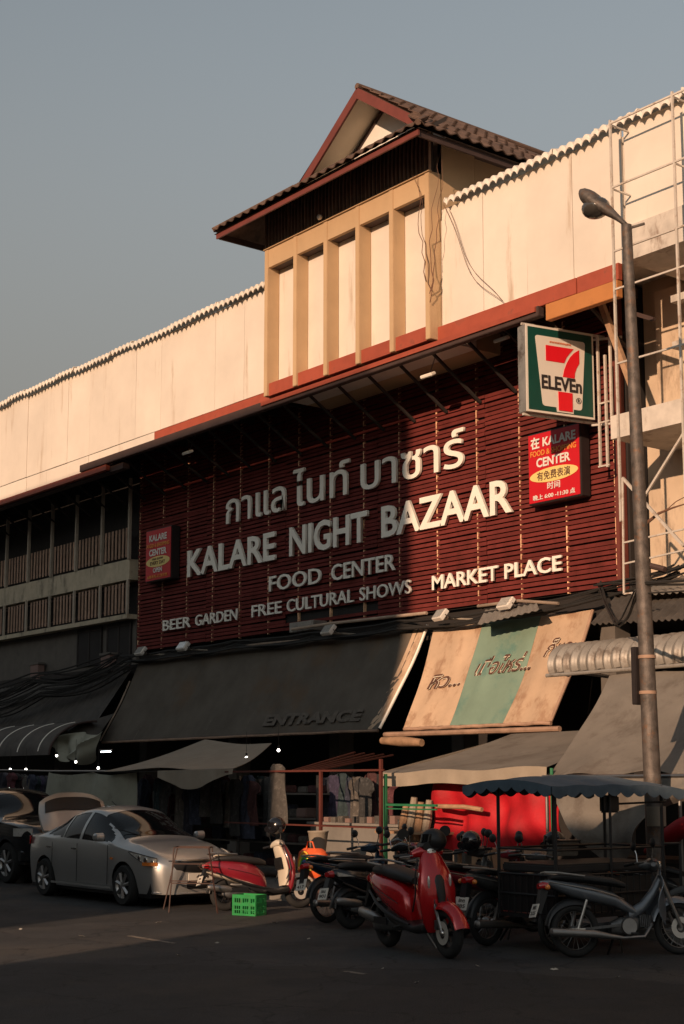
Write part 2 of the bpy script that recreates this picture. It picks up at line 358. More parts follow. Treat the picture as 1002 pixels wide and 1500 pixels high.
M['awntan'] = mat('tan awning cloth', (.52,.37,.25), .85, var=.14, scale=1.4, bump=.5, bscale=4, dirt=(.30,.17,.10), damt=.75, dscale=2.2, streak=.5, thr=.48)
M['brownprint'] = mat('faded brown lettering', (.10,.045,.03), .8, var=.2)
M['paleprint'] = mat('pale letter outline', (.72,.62,.48), .8)
M['ghost'] = mat('ghost lettering', (.145,.122,.10), .85, var=.3, scale=9)

# ------------------------------------------------------------ ground
SW = 14.2   # kerb line
structure('ground', MB().box(-400, 400, -300, 500, -.5, -.06), M['pave'])
structure('road', MB().box(-200, 200, -7, SW, -.05, 0), M['asphalt'])
structure('pavement', MB().box(-200, 200, SW+.15, 22.3, -.05, .11), M['pave'])
kb = MB().box(-.49, .49, 0, .146, -.05, .12).mesh('kerb_stone', M['concrete'], smooth=False, bevel=.012)
for i in range(34):
    o = bpy.data.objects.new('kerb_stone', kb); C.objects.link(o); o.location = (-40+i, SW+.002, 0); o['kind'] = 'structure'
structure('far_pavement', MB().box(-200, 200, -9.5, -7.002, -.05, .12), M['pave'])
# worn paint scraps on the road
def paint(p0, p1, wd, nm='road_marking'):
    a = at(*p0, Z=0); b = at(*p1, Z=0); d = (b-a).normalized(); n_ = Vector((-d.y, d.x, 0))*wd/2
    mb = MB()
    vs = [a-n_, b-n_, b+n_, a+n_]; vs = [(v.x, v.y, .004) for v in vs]
    mb.add(vs+[(v[0], v[1], .0015) for v in vs], [(0,1,2,3), (4,7,6,5), (0,4,5,1), (1,5,6,2), (2,6,7,3), (3,7,4,0)])
    return structure(nm, mb, M['roadpaint'])
M['roadpaint'] = mat('worn road paint', (.20,.17,.14), .85, var=.3, scale=12, dirt=(.06,.055,.05), damt=1., dscale=14, thr=.45)
paint((190,1371), (255,1382), .07); paint((505,1423), (535,1427), .07)

r5 = random.Random(5)
M['paper'] = mat('dirty paper scrap', (.40,.37,.32), .9, var=.3)
for k, (px, py) in enumerate(((120,1372),(232,1352),(402,1352),(318,1382),(452,1376),(560,1420),(700,1416),(262,1400),(30,1362),(812,1421),(905,1432),(610,1440))):
    q = at(px, py, Z=0); a_ = r5.uniform(0, 6); w_ = r5.uniform(.02, .045)
    mb = MB().grid(lambda u, v: (q.x+math.cos(a_)*(u-.5)*w_*2-math.sin(a_)*(v-.5)*w_, q.y+math.sin(a_)*(u-.5)*w_*2+math.cos(a_)*(v-.5)*w_, .006+.014*abs(math.sin(5*u+k))*v), 4, 3, .001)
    o = bpy.data.objects.new('litter', mb.mesh('litter', M['paper'])); C.objects.link(o)
    tag(o, 'small scrap of pale litter lying on the road', 'litter', 'litter scraps on the road')
# ------------------------------------------------------------ market building
YW, YP = 20.0, 18.4           # slatted wall plane, panel plane
bld = thing('market_building', 'market building with maroon slatted wall, cream panelled top storey and small tower', 'building', (-26, YW, 0))
W = dict(parent=bld, world=True)
XR = -17.55; XL = -34.35
MB().box(-72, -17.42, 20.12, 34, 5.0, 10.9).build('wall', M['dark'], smooth=False, **W)
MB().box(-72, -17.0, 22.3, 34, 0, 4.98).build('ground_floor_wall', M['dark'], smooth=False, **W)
MB().box(-72, -15.9, 18.47, 34, 10.95, 12.7).build('attic', M['panel'], smooth=False, **W)
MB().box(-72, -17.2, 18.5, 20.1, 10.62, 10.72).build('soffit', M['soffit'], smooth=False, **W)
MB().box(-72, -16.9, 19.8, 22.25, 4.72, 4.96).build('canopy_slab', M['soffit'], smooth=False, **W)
# ground-floor columns
for x in (-44, -39, -34.2, -30, -26, -22, -18):
    MB().box(x-.18, x+.18, 20.1, 20.5, .11, 4.7).build('column', M['wallgrey'], smooth=False, **W)
# slats
slat_me = []
NB = 14; DX = 1.19
rows = 56; pitch = (10.66-5.33)/rows
seg = (XR-XL)/5
for k in range(4):
    slat_me.append(MB().box(0, seg-.012, 0, .022, 0, pitch*.76).mesh('slat', M['slat'], smooth=False))
for r in range(rows):
    z = 5.33+r*pitch
    for s in range(5):
        if (r, s) in ((2, 2), (3, 2)): continue
        o = inst('slat', slat_me[(r+s) % 4], bld, (XL+s*seg+26, 19.93-YW+rnd.uniform(-.008, .006), z+rnd.uniform(-.008, .008)), (R(-8)+rnd.uniform(-.10, .10), rnd.uniform(-.0030, .0030), rnd.uniform(-.002,.002)))
for i in range(15):
    x = XL+.04+i*(XR-XL-.08)/14
    MB().box(x-.014, x+.014, 19.936, 20.0, 5.3, 10.7).build('batten', M['batten'], smooth=False, **W)
MB().box(XL, XR, 20.0, 20.11, 5.3, 10.75).build('backing_board', M['dark'], smooth=False, **W)
MB().box(XR+.01, XR+.09, 19.88, 20.1, 5.2, 10.8).build('edge_post', M['barge'], smooth=False, **W)
# white panels (sheet by sheet)
def sheet_run(x0, x1, z0, z1, wd=1.2):
    n = max(1, round((x1-x0)/wd)); wd = (x1-x0)/n
    me = MB().box(.006, wd-.006, 0, .03, 0, z1-z0).mesh('wall_panel', M['panel'], smooth=False)
    for i in range(n): inst('wall_panel', me, bld, (x0+i*wd+26, YP-YW+rnd.uniform(0, .012), z0), (rnd.uniform(-.006,.002), rnd.uniform(-.002,.002), rnd.uniform(-.008,.008)))
TX0, TX1 = -25.95, -20.45
sheet_run(-72, -33.2, 9.98, 10.42); sheet_run(-33.2, -30.95, 10.12, 10.42)
sheet_run(-72, TX0, 10.44, 12.80)
sheet_run(TX1+.02, -15.9, 10.46, 12.80)
MB().box(-30.93, TX0, 18.42, 18.5, 10.3, 10.43).build('trim_board', M['redtrim'], smooth=False, **W)
# fascia steps
MB().box(TX0-.0, -16.9, 18.30, 18.40, 10.17, 10.455).build('fascia', M['redtrim'], smooth=False, bevel=.006, **W)
MB().box(-30.93, TX0-.002, 18.32, 18.40, 10.17, 10.39).build('fascia', M['redtrim'], smooth=False, bevel=.006, **W)
MB().box(-34.6, -17.75, 18.24, 18.39, 9.98, 10.165).build('gutter', M['gutter'], smooth=False, bevel=.01, **W)
MB().box(-26.2, -17.8, 18.20, 18.238, 10.06, 10.15).build('gutter_lip', M['redtrim'], smooth=False, **W)
MB().box(-72, -33.25, 18.28, 18.40, 9.83, 9.975).build('fascia', M['redtrim'], smooth=False, bevel=.006, **W)
MB().box(-72, -32.6, 18.41, 18.6, 9.78, 9.93).build('gutter', M['gutter'], smooth=False, **W)
MB().box(-17.6, -15.95, 18.27, 18.40, 9.86, 10.15).build('orange_board', M['orange'], smooth=False, bevel=.006, **W)
MB().box(-16.88, -15.95, 18.31, 18.40, 10.17, 10.455).build('fascia', M['redtrim'], smooth=False, **W)
# eave struts and rafters
for i in range(26):
    x = -42+i*1.0
    if x > -16.5: break
    MB().bar((x, 18.45, 10.25), (x, 19.9, 9.35), .035, square=True).build('eave_strut', M['soffit'], smooth=False, **W)
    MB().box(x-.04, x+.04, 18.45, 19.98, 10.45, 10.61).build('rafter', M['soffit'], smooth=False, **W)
# corrugated crest
def corr_sheet(wd, waves, amp):
    mb = MB(); n = waves*8
    def fn(u, v):
        x = u*wd; z = amp*(2*abs(math.cos(math.pi*u*waves))**.75-1)
        if v < .2: return (x, -.15-.02*(1-v/.2), -.10*(1-v/.2)+z)
        return (x, -.15+(v-.2)/.8*.55, (v-.2)/.8*.13+z)
    return mb.grid(fn, n, 5, .012)
cs = corr_sheet(1.0, 5, .042).mesh('crest_sheet', M['crest'])
def crest(x0, x1):
    n = round((x1-x0)/1.0); s = (x1-x0)/n
    for i in range(n): inst('crest_sheet', cs, bld, (x0+i*s+26, YP-YW+rnd.uniform(-.03, .03), 12.90+rnd.uniform(-.02, .02)), (rnd.uniform(-.06,.06), rnd.uniform(-.012,.012), 0), (s, 1, 1))
crest(-72, TX0-.15); crest(TX1+.25, -13.5)
# ---- tower
T0, T1, TY, TZ0, TZ1 = TX0, TX1, 18.10, 10.2, 13.55
MB().box(T0, T1, 18.42, 19.3, TZ0, 14.2).build('tower_back', M['panel'], smooth=False, **W)
bw = (T1-T0-.14)/5
for i in range(6):
    x = T0+i*bw
    MB().box(x, x+.13, TY, 18.415, TZ0, TZ1).build('tower_pillar', M['tan'], smooth=False, bevel=.008, **W)
for i in range(5):
    x = T0+i*bw+.132
    MB().box(x, x+bw-.134, TY+.015, TY+.10, 13.1, TZ1-.003).build('tower_header', M['tan'], smooth=False, **W)
    MB().box(x, x+bw-.134, TY+.102, 18.412, 13.1, 13.16).build('header_soffit', M['gutter'], smooth=False, **W)
    MB().box(x, x+bw-.134, TY+.05, 18.412, TZ0, TZ0+.28).build('tower_sill', M['redtrim'], smooth=False, **W)
MB().box(T0, T1, 19.31, 22, TZ0, 14.1).build('tower_core', M['tan'], smooth=False, **W)
MB().box(T1-.1, T1+.004, 18.42, 19.3, 12.6, 14.2).build('tower_cheek', M['tan'], smooth=False, **W)
# ribbed frieze under the eave
rib = MB().box(0, .035, 0, .05, 0, .85).mesh('frieze_rib', M['rail'], smooth=False)
MB().box(T0, T1, TY+.06, TY+.12, TZ1+.002, 14.6).build('frieze', M['soffit'], smooth=False, **W)
MB().box(T0-.02, T1+.02, TY-.03, TY+.055, TZ1-.03, TZ1+.0).build('frieze_ledge', M['tan'], smooth=False, **W)
nrb = 46
for i in range(nrb): inst('frieze_rib', rib, bld, (T0+26+i*(T1-T0-.035)/(nrb-1), TY-YW+.005, TZ1+.01))
# roof: dutch gable
EX0, EX1, EY, EZ = -26.62, -19.72, 17.2, 13.95
RX, RZ, GY = -23.10, 16.36, 18.47
sl_ = (RZ-EZ)/(EX1-RX)
GZ = EZ+(GY-EY)*sl_
YB = 24.4
roof = MB()
roof.add([(EX1,EY,EZ),(EX1,YB,EZ),(RX,YB,RZ),(RX,GY+.02,RZ),(EX1-(GY-EY),GY,GZ)], [(0,1,2,3,4)])
roof.add([(EX0,EY,EZ),(EX0,YB,EZ),(RX,YB,RZ),(RX,GY+.02,RZ),(EX0+(GY-EY),GY,GZ)], [(0,1,2,3,4)])
roof.add([(EX0,EY,EZ),(EX1,EY,EZ),(EX1-(GY-EY),GY,GZ),(EX0+(GY-EY),GY,GZ)], [(0,1,2,3)])
rv = list(roof.v); n0 = len(rv); roof.add([(v[0], v[1], v[2]-.06) for v in rv], [tuple(n for n in f[::-1]) for f in roof.f])
ro = roof.build('roof', M['tile'], smooth=False, **W)
OFF = tuple(bld.location)
def tile_mesh():
    mb = MB()
    def fn(u, v):
        x = (u-.5)*.30; return (x, v*.42, .028*math.cos(2*math.pi*u)+(1-v)*.03)
    return mb.grid(fn, 8, 1, .02).mesh('roof_tile', M['tile'])
tm = tile_mesh()
ang = math.atan(sl_)
# right slope (tile x axis along world Y)
sl_len = math.hypot(EX1-RX, RZ-EZ); nr = 11
for r in range(nr):
    d = r*sl_len/nr - .03; x = EX1+.03-d*math.cos(ang); z = EZ+.02+d*math.sin(ang)
    y0 = EY+max(0, (EX1-x)) if z < GZ else GY+.05
    y = y0+.15
    while y < YB-2.2:
        o = bpy.data.objects.new('roof_tile', tm); C.objects.link(o); o.parent = ro
        o.matrix_local = Matrix.Translation((x+26, y-YW, z)) @ Matrix.Rotation(R(90), 4, 'Z') @ Matrix.Rotation(ang, 4, 'X') @ Matrix.Rotation(rnd.uniform(-.02,.02), 4, 'Z')
        y += .30
fl = (GY-EY)/math.cos(ang)
for r in range(3):
    d = r*fl/3; y = EY-.03+d*math.cos(ang); z = EZ+.02+d*math.sin(ang); ins = d*math.cos(ang)
    x = EX0+ins+.15
    while x < EX1-ins-.05:
        o = bpy.data.objects.new('roof_tile', tm); C.objects.link(o); o.parent = ro
        o.matrix_local = Matrix.Translation((x+26, y-YW, z)) @ Matrix.Rotation(ang, 4, 'X') @ Matrix.Rotation(rnd.uniform(-.02,.02), 4, 'Z')
        x += .30
# ridge / hip caps
hp = MB(); hp.tube([(RX, GY-.03, RZ+.03), (RX, YB, RZ+.03)], .07, 8)
hp.tube([(EX1+.02, EY-.02, EZ+.04), (EX1-(GY-EY), GY, GZ+.05)], .06, 8); hp.tube([(EX0-.02, EY-.02, EZ+.04), (EX0+(GY-EY), GY, GZ+.05)], .06, 8)
sub(ro, 'ridge_cap', hp, M['tile'], OFF)
# eave boards
sub(ro, 'eave_board', MB().box(EX0+.04, EX1-.04, EY+.03, EY+.07, EZ-.17, EZ-.04), M['barge'], OFF, smooth=False)
sub(ro, 'eave_board', MB().box(EX1-.11, EX1-.07, EY+.08, YB, EZ-.18, EZ-.05), M['gutter'], OFF, smooth=False)
sub(ro, 'eave_board', MB().box(EX0+.07, EX0+.11, EY+.08, YB, EZ-.18, EZ-.05), M['gutter'], OFF, smooth=False)
for k in range(18):
    xx = EX0+.35+k*(EX1-EX0-.7)/17
    sub(ro, 'rafter', MB().add([(xx-.03,EY+.08,EZ-.16),(xx+.03,EY+.08,EZ-.16),(xx+.03,TY+.1,EZ-.16+.9*sl_),(xx-.03,TY+.1,EZ-.16+.9*sl_),(xx-.03,EY+.08,EZ-.07),(xx+.03,EY+.08,EZ-.07),(xx+.03,TY+.1,EZ-.07+.9*sl_),(xx-.03,TY+.1,EZ-.07+.9*sl_)], [(0,3,2,1),(4,5,6,7),(0,1,5,4),(1,2,6,5),(2,3,7,6),(3,0,4,7)]), M['soffit'], OFF, smooth=False)
# rafter ends along the front eave
# gable: barge boards, recessed wall
for s in (-1, 1):
    xe = EX1 if s > 0 else EX0
    xb = RX+s*(EX1-RX-(GY-EY)+.1); zb = RZ-(abs(xb-RX))*sl_
    n_ = Vector((s*math.sin(ang), 0, math.cos(ang)))
    a = Vector((RX, 0, RZ)); b = Vector((xb, 0, zb)); dn = -n_*.20
    poly = [(a.x, a.z+.0), (b.x, b.z), (b.x+dn.x, b.z+dn.z), (a.x, a.z-.20/math.cos(ang))]
    sub(ro, 'barge_board', MB().prism(poly, GY-.03, GY+.02), M['barge'], OFF, smooth=False)
    # soffit of the verge
    p2 = [(a.x, a.z-.075), (b.x, b.z-.075), (b.x, b.z-.10), (a.x, a.z-.10)]
    sub(ro, 'verge_soffit', MB().prism(p2, GY+.022, GY+.9), M['gable'], OFF, smooth=False)
gz = GZ-.05
hw_ = (RZ-.12-gz)/sl_
sub(ro, 'gable_wall', MB().prism([(RX-hw_, gz), (RX+hw_, gz), (RX, RZ-.12)], GY+.75, GY+.8), M['white'], OFF, smooth=False)
for s in (-1, 1):
    A_ = Vector((RX, RZ-.14)); B_ = Vector((RX+s*hw_, gz)); 
    sub(ro, 'gable_batten', MB().prism([(RX, RZ-.14), (RX+s*hw_, gz), (RX+s*(hw_-.16), gz), (RX, RZ-.27)], GY+.72, GY+.749), M['gutter'], OFF, smooth=False)
# small eave lamp on tower
# vines on the tower corner
vn = MB()
for k in range(4):
    x = T1+rnd.uniform(-.10, .12); p = Vector((x, TY-.03, 10.6+rnd.uniform(0, .8))); pts = [p.copy()]
    for j in range(14):
        p = p+Vector((rnd.uniform(-.09, .09)+(.02 if k % 2 else -.03), rnd.uniform(-.01, .006), .2)); p.y = min(p.y, TY-.02); pts.append(p.copy())
    vn.tube(pts, [.008*(1-j/16)+.002 for j in range(len(pts))], 5)
for k in range(2):
    p = at(650+6*k, 300+8*k, Y=18.33); q = at(735+3*k, 442-2*k, Y=18.33); pts = []
    for j in range(13):
        t = j/12; v = p.lerp(q, t); v.z -= .5*math.sin(math.pi*t)*(1-.2*k)*.8; v.x += .05*math.sin(9*t+k); pts.append(v)
    vn.tube(pts, .005, 5)
solo('dead_vine', vn, M['copperw'], 'dry leafless vine stems climbing the right corner of the tower', 'vine')

# ---- balconies on the left
XB0, XB1 = -58.0, -34.5
MB().box(XB0, XB1, 19.75, 20.1, 7.25, 7.80).build('balcony_band', M['band'], smooth=False, **W)
MB().box(XB0, XB1, 19.70, 20.1, 6.20, 6.32).build('balcony_ledge', M['band'], smooth=False, **W)
rb = MB().box(0, .095, 0, .014, 0, .80).mesh('railing_board', M['rail'], smooth=False)
x = XB1
for b in range(15):
    x1 = x-1.5
    MB().box(x-.05, x+.02, 19.70, 19.78, 7.80, 10.0).build('balcony_post', M['post'], smooth=False, **W)
    MB().box(x-.05, x+.02, 19.69, 19.745, 6.32, 7.25).build('balcony_post', M['post'], smooth=False, **W)
    for z0 in (6.36, 7.84):
        for k in range(7):
            inst('railing_board', rb, bld, (x1+.10+k*.19+26, 19.76-YW+(.03 if z0 < 7 else 0), z0+.03), (0, rnd.uniform(-.01, .01), 0))
        MB().box(x1+.02, x-.05, 19.80, 19.84, z0+.10, z0+.14).build('rail', M['gutter'], smooth=False, **W)
        MB().box(x1+.02, x-.05, 19.80, 19.84, z0+.72, z0+.76).build('rail', M['gutter'], smooth=False, **W)
    x = x1
# lower wall with shutters and pinkish blocks
MB().box(XB0, XB1, 20.0, 20.11, 4.9, 6.2).build('lower_wall', M['wallgrey'], smooth=False, **W)
for (xa, xb) in ((-37.7, -36.3), (-36.0, -34.7), (-45.5, -43.2)):
    fr = MB().box(xa, xb, 19.95, 19.99, 5.1, 6.15).build('window', M['dark'], smooth=False, **W)
    sub(fr, 'window_frame', MB().box(xa, xb, 19.93, 19.949, 6.06, 6.15).box(xa, xa+.06, 19.93, 19.949, 5.1, 6.058).box(xb-.06, xb, 19.93, 19.949, 5.1, 6.058).box((xa+xb)/2-.03, (xa+xb)/2+.03, 19.93, 19.949, 5.1, 6.058), M['soffit'], OFF, smooth=False)
for px in (53, 157):
    p = at(px, 1000, Y=19.8)
    MB().box(p.x-.25, p.x+.25, 19.72, 19.93, 4.85, 5.3).build('plaster_block', M['terra'], smooth=False, bevel=.01, **W)
    MB().box(p.x-.3, p.x+.3, 19.70, 19.94, 5.302, 5.36).build('block_cap', M['wallgrey'], smooth=False, **W)

# ------------------------------------------------------------ letters
def line_thing(label, x0, x1, z):
    return thing('wall_lettering', label, 'lettering', ((x0+x1)/2, 19.87, z), group='cream letters standing on the slatted wall')
t = line_thing('tall cream Thai lettering, top line on the maroon slatted wall', -30.02, -21.48, 8.13)
word(t, ['ก','า','แ','ล'], -30.02, -27.55, 8.13, 8.72, 19.87, M['letter'], .006, .055, ref='ก')
word(t, ['ไ','น','ท์'], -27.25, -25.15, 8.13, 8.72, 19.87, M['letter'], .006, .055, ref='น')
word(t, ['บ','า','ซ','า','ร์'], -24.75, -21.45, 8.13, 8.72, 19.87, M['letter'], .006, .055, ref='บ')
t = line_thing('large cream capitals reading KALARE NIGHT BAZAAR across the slatted wall', -31.7, -20.1, 7.0)
def ext(a, b): return at(a, 800, Y=19.85).x, at(b, 780, Y=19.85).x
for wd, a, b in (('KALARE', 275, 403), ('NIGHT', 424, 538), ('BAZAAR', 559, 751)):
    x0, x1 = ext(a, b); word(t, list(wd), x0, x1, 7.01, 7.68, 19.87, M['letter'], .020, .06)
t = line_thing('smaller cream capitals reading FOOD CENTER under the large line', -28.16, -23.6, 6.3)
for wd, a, b in (('FOOD', 394, 470), ('CENTER', 485, 578)):
    x0, x1 = ext(a, b); word(t, list(wd), x0, x1, 6.28, 6.63, 19.87, M['letter'], .010, .04)
t = line_thing('small cream capitals reading BEER GARDEN at bottom left of the slatted wall', -32.85, -29.47, 5.74)
for wd, a, b in (('BEER', 240, 280), ('GARDEN', 287, 348)):
    x0, x1 = ext(a, b); word(t, list(wd), x0, x1, 5.74, 6.01, 19.87, M['letter'], .006, .035)
t = line_thing('small cream capitals reading FREE CULTURAL SHOWS low on the slatted wall', -28.87, -23.12, 5.74)
for wd, a, b in (('FREE', 369, 412), ('CULTURAL', 420, 517), ('SHOWS', 526, 601)):
    x0, x1 = ext(a, b); word(t, list(wd), x0, x1, 5.74, 6.02, 19.87, M['letter'], .006, .035)
t = line_thing('cream capitals reading MARKET PLACE in the sunlit lower right of the slats', -22.44, -18.9, 5.73)
for wd, a, b in (('MARKET', 632, 728), ('PLACE', 738, 821)):
    x0, x1 = ext(a, b); word(t, list(wd), x0, x1, 5.73, 6.02, 19.87, M['letter'], .016, .04)

# ------------------------------------------------------------ small red signs
def red_sign(x0, x1, z0, z1, label, lines):
    t = thing('wall_sign', label, 'sign', ((x0+x1)/2, 19.85, z0), group='red box signs on the slatted wall')
    MB().box(x0, x1, 19.66, 19.90, z0, z1).build('sign_box', M['signblack'], t, True, False, .012)
    MB().box(x0+.03, x1-.03, 19.645, 19.659, z0+.03, z1-.03).build('sign_face', M['signred'], t, True, False)
    for body, zc, wd, h, col, off in lines:
        if body == 'ellipse':
            cx = (x0+x1)/2; n = 32
            MB().prism([(cx+wd/2*math.cos(2*math.pi*i/n), zc+h/2*math.sin(2*math.pi*i/n)) for i in range(n)], 19.636, 19.644).build('yellow_oval', M[col], t, True, False)
        else:
            flat_text(t, body, ((x0+x1)/2, 19.634, zc), (1,0,0), (0,0,1), wd, h, M[col], off, .006, ref='H' if body[-1] < '\u0e00' else body)
    return t
red_sign(-33.50, -32.22, 7.03, 8.40, 'red sign reading EVERY DAY and OPEN at the left end of the slats', [
    ('KALARE', 8.16, .86, .17, 'white', .03), ('FOOD & SHOPPING', 7.965, 1.12, .10, 'signorange', .02), ('CENTER', 7.78, .86, .17, 'white', .03),
    ('ellipse', 7.53, 1.16, .28, 'signyel', 0), ('FREE SHOW', 7.60, .52, .055, 'brownprint', .01), ('EVERY DAY', 7.50, .74, .09, 'brownprint', .02),
    ('OPEN', 7.31, .44, .12, 'white', .03), ('6.00 P.M.-11.30 P.M.', 7.15, 1.0, .085, 'signorange', .02)])
red_sign(-19.47, -18.13, 7.0, 8.36, 'red sign with Chinese characters and a yellow oval, below the convenience store sign', [
    ('在 KALARE', 8.15, 1.14, .17, 'white', .03), ('FOOD & SHOPPING', 7.955, 1.16, .105, 'signorange', .02), ('CENTER', 7.77, .86, .17, 'white', .03),
    ('ellipse', 7.51, 1.22, .27, 'signyel', 0), ('有免费表演', 7.51, .84, .17, 'brownprint', .01),
    ('时间', 7.30, .32, .14, 'white', .01), ('晚上 6:00 -11:30 点', 7.12, 1.06, .10, 'white', .02)])

# ------------------------------------------------------------ 7-eleven sign
A0 = Vector((-17.98, 18.15, 8.30)); B0 = Vector((-17.70, 19.58, 8.30)); u = (B0-A0).normalized(); SWD = (B0-A0).length; SH = 1.58
sg = thing('convenience_store_sign', 'square projecting store sign with a big red numeral 7 on cream, green border', 'sign', tuple(A0))
nn = Vector((u.y, -u.x, 0))         # face normal towards +X
SM = Matrix(((u.x, 0, -nn.x, 0), (u.y, 0, -nn.y, 0), (0, 1, 0, 0), (0, 0, 0, 1)))
# local: X along sign, Y up, Z inward (thickness)
def sgp(mb, name, m, bevel=0, smooth=False):
    me = MB().add([tuple(SM @ Vector(v)) for v in mb.v], mb.f).mesh(name, m, None, smooth, bevel); o = bpy.data.objects.new(name, me); C.objects.link(o); o.parent = sg; return o
sgp(MB().box(0, SWD, 0, SH, .02, .26), 'sign_case', M['alu'], .01)
sgp(MB().box(0, SWD, 0, SH, 0, .019).box(0,0,0,0,0,0), 'edge_frame', M['swhite'])
sgp(MB().box(.04, SWD-.04, .04, SH-.04, -.008, -.001), 'green_panel', M['sgreen'])
def rpoly(pts, r=.05, k=4):
    out = []; n = len(pts)
    for i in range(n):
        p = Vector(pts[i]); a = (Vector(pts[i-1])-p).normalized(); b = (Vector(pts[(i+1) % n])-p).normalized()
        for j in range(k+1):
            t = j/k; out.append(tuple(p+a*r*(1-t)**2+b*r*t**2))
    return out
sx = SWD/1.46
tr = rpoly([(.19*sx, 1.40), (1.27*sx, 1.40), (1.17*sx, .13), (.33*sx, .13)], .06)
sgp(MB().prism(tr, -.016, -.009, 'z'), 'cream_panel', M['swhite'])
top7 = [(.42*sx, 1.22), (1.07*sx, 1.22), (1.02*sx, 1.10), (.93*sx, .99), (.42*sx, .93)]
def Z7(poly, name, m, z0=-.024, z1=-.017): return sgp(MB().prism([(p[0], p[1]) for p in poly], z0, z1, 'z'), name, m)
Z7([(.41*sx, 1.24), (1.01*sx, 1.24), (.93*sx, 1.155), (.85*sx, 1.06), (.80*sx, .955), (.41*sx, .955)], 'numeral_top', M['sred'])
c7 = []
for i in range(9):   # outer edge of the curved stem
    t = i/8; c7.append((.97*sx-(.21*sx)*math.sin(t*1.35)*1.0-.03*t, 1.10-.41*t**1.1))
stem = [(1.13*sx, 1.24), (1.02*sx, 1.17), (.93*sx, 1.08), (.86*sx, .97), (.80*sx, .84), (.765*sx, .70), (1.02*sx, .70), (1.03*sx, .80), (1.07*sx, .90), (1.13*sx, .99)]
Z7(stem, 'numeral_stem', M['sred'])
Z7([(.66*sx, .42), (.96*sx, .42), (.955*sx, .08), (.665*sx, .08)], 'numeral_foot', M['sred'], -.030, -.017)
Z7([(.62*sx, .13), (.99*sx, .13), (.985*sx, .05), (.63*sx, .05)], 'foot_surround', M['swhite'], -.016, -.0085)
off = Vector(sg.location)
def sgt(body, cx, cy, wd, h, m, o_): return flat_text(sg, body, A0+u*cx+Vector((0,0,cy))+nn*.026, u, (0,0,1), wd, h, M[m], o_, .006)
sgt('ELEVEn', .735*sx, .565, .86*sx, .25, 'signblack', .026)
sgt('R', 1.10*sx, .30, .045, .06, 'signblack', .01)
ringm = MB().lathe([(.055, -.024), (.055, -.018), (.046, -.018), (.046, -.024)], (1.10*sx, .30, 0), 'z', 20, caps=False); ringm.f += [(j, (j+1) % 20, 60+(j+1) % 20, 60+j) for j in range(20)]
sgp(ringm, 'registered_ring', M['signblack'])
sgt('สาขาตลาดอนุสาร', .72*sx, 1.31, .46*sx, .035, 'sorange', .0)
def brk(a, b, r): MB().bar(a, b, r, square=True).build('support_bracket', M['scaf'], sg, True, False)
for z in (8.22, 9.80):
    brk(B0+Vector((0,0,z-8.30))-nn*.1, (-17.30, 19.9, z), .025)
brk(A0+Vector((0,0,-.03))-nn*.13, B0+u*.35+Vector((0,0,-.03))-nn*.13, .03); brk(A0+Vector((0,0,SH+.03))-nn*.13, B0+u*.35+Vector((0,0,SH+.03))-nn*.13, .03)

# ------------------------------------------------------------ floodlights
fl0 = None
names = ['leftmost floodlight at the lower left corner of the slatted wall', 'white floodlight under the words BEER GARDEN', 'white floodlight under the words CULTURAL SHOWS', 'sunlit white floodlight just left below the M of MARKET', 'sunlit white floodlight below the P of PLACE']
def copy_thing(src, loc, rz, label):
    r = src.copy(); C.objects.link(r); r.location = loc; r.rotation_euler = (0,0,rz); r['label'] = label
    for ch in src.children:
        c = ch.copy(); C.objects.link(c); c.parent = r
        for g in ch.children:
            d = g.copy(); C.objects.link(d); d.parent = c
    return r
for i, (px, py) in enumerate(((203,952), (265,945), (478,921), (642,899), (738,882))):
    p = at(px+3, py+2, Y=19.25)
    if fl0 is None:
        fl0 = thing('floodlight', names[0], 'floodlight', tuple(p), group='white floodlights along the foot of the slatted wall')
        Mx = Matrix.Rotation(R(52), 4, 'X')
        MB().box(-.17, .17, -.12, .12, -.05, .05, Mx).build('lamp_housing', M['white'], fl0, bevel=.012)
        MB().box(-.145, .145, -.10, .10, .051, .060, Mx).build('lamp_glass', M['lens'], fl0, smooth=False)
        MB().bar((0, .04, -.06), (0, .75, -.05), .022).build('arm', M['post'], fl0)
        MB().bar((-.18, .0, 0), (-.18, .08, -.06), .012).bar((.18, .0, 0), (.18, .08, -.06), .012).bar((-.18, .08, -.06), (.18, .08, -.06), .012).build('yoke', M['steel'], fl0)
    else: copy_thing(fl0, tuple(p), rnd.uniform(-.25, .25), names[i])
# eave lamps
for px, py, lb in ((275,663,'small lamp under the eave above the left end of the slats'), (592,88,None), (627,550,'pale lamp under the eave, left of the sunlit slats top'), (735,497,'pale lamp under the eave just left of the convenience store sign')):
    if not lb: continue
    p = at(px, py, Y=18.75)
    t = thing('eave_lamp', lb, 'lamp', tuple(p), group='lamps hanging under the eave')
    MB().box(-.17, .17, -.07, .07, -.03, .04, Matrix.Rotation(R(25), 4, 'X')).build('lamp_housing', M['letter'], t, bevel=.015)
    MB().bar((0, .03, 0), (.02, .25, .6), .012).build('stem', M['steel'], t)
p = at(468, 318, Y=18.0)
t = thing('eave_lamp', 'tiny white lamp under the tower roof eave', 'lamp', tuple(p), group='lamps hanging under the eave')
MB().ball((0,0,0), .06).build('bulb', M['letter'], t); MB().bar((0,.02,.04), (0,.1,.12), .012).build('stem', M['steel'], t)

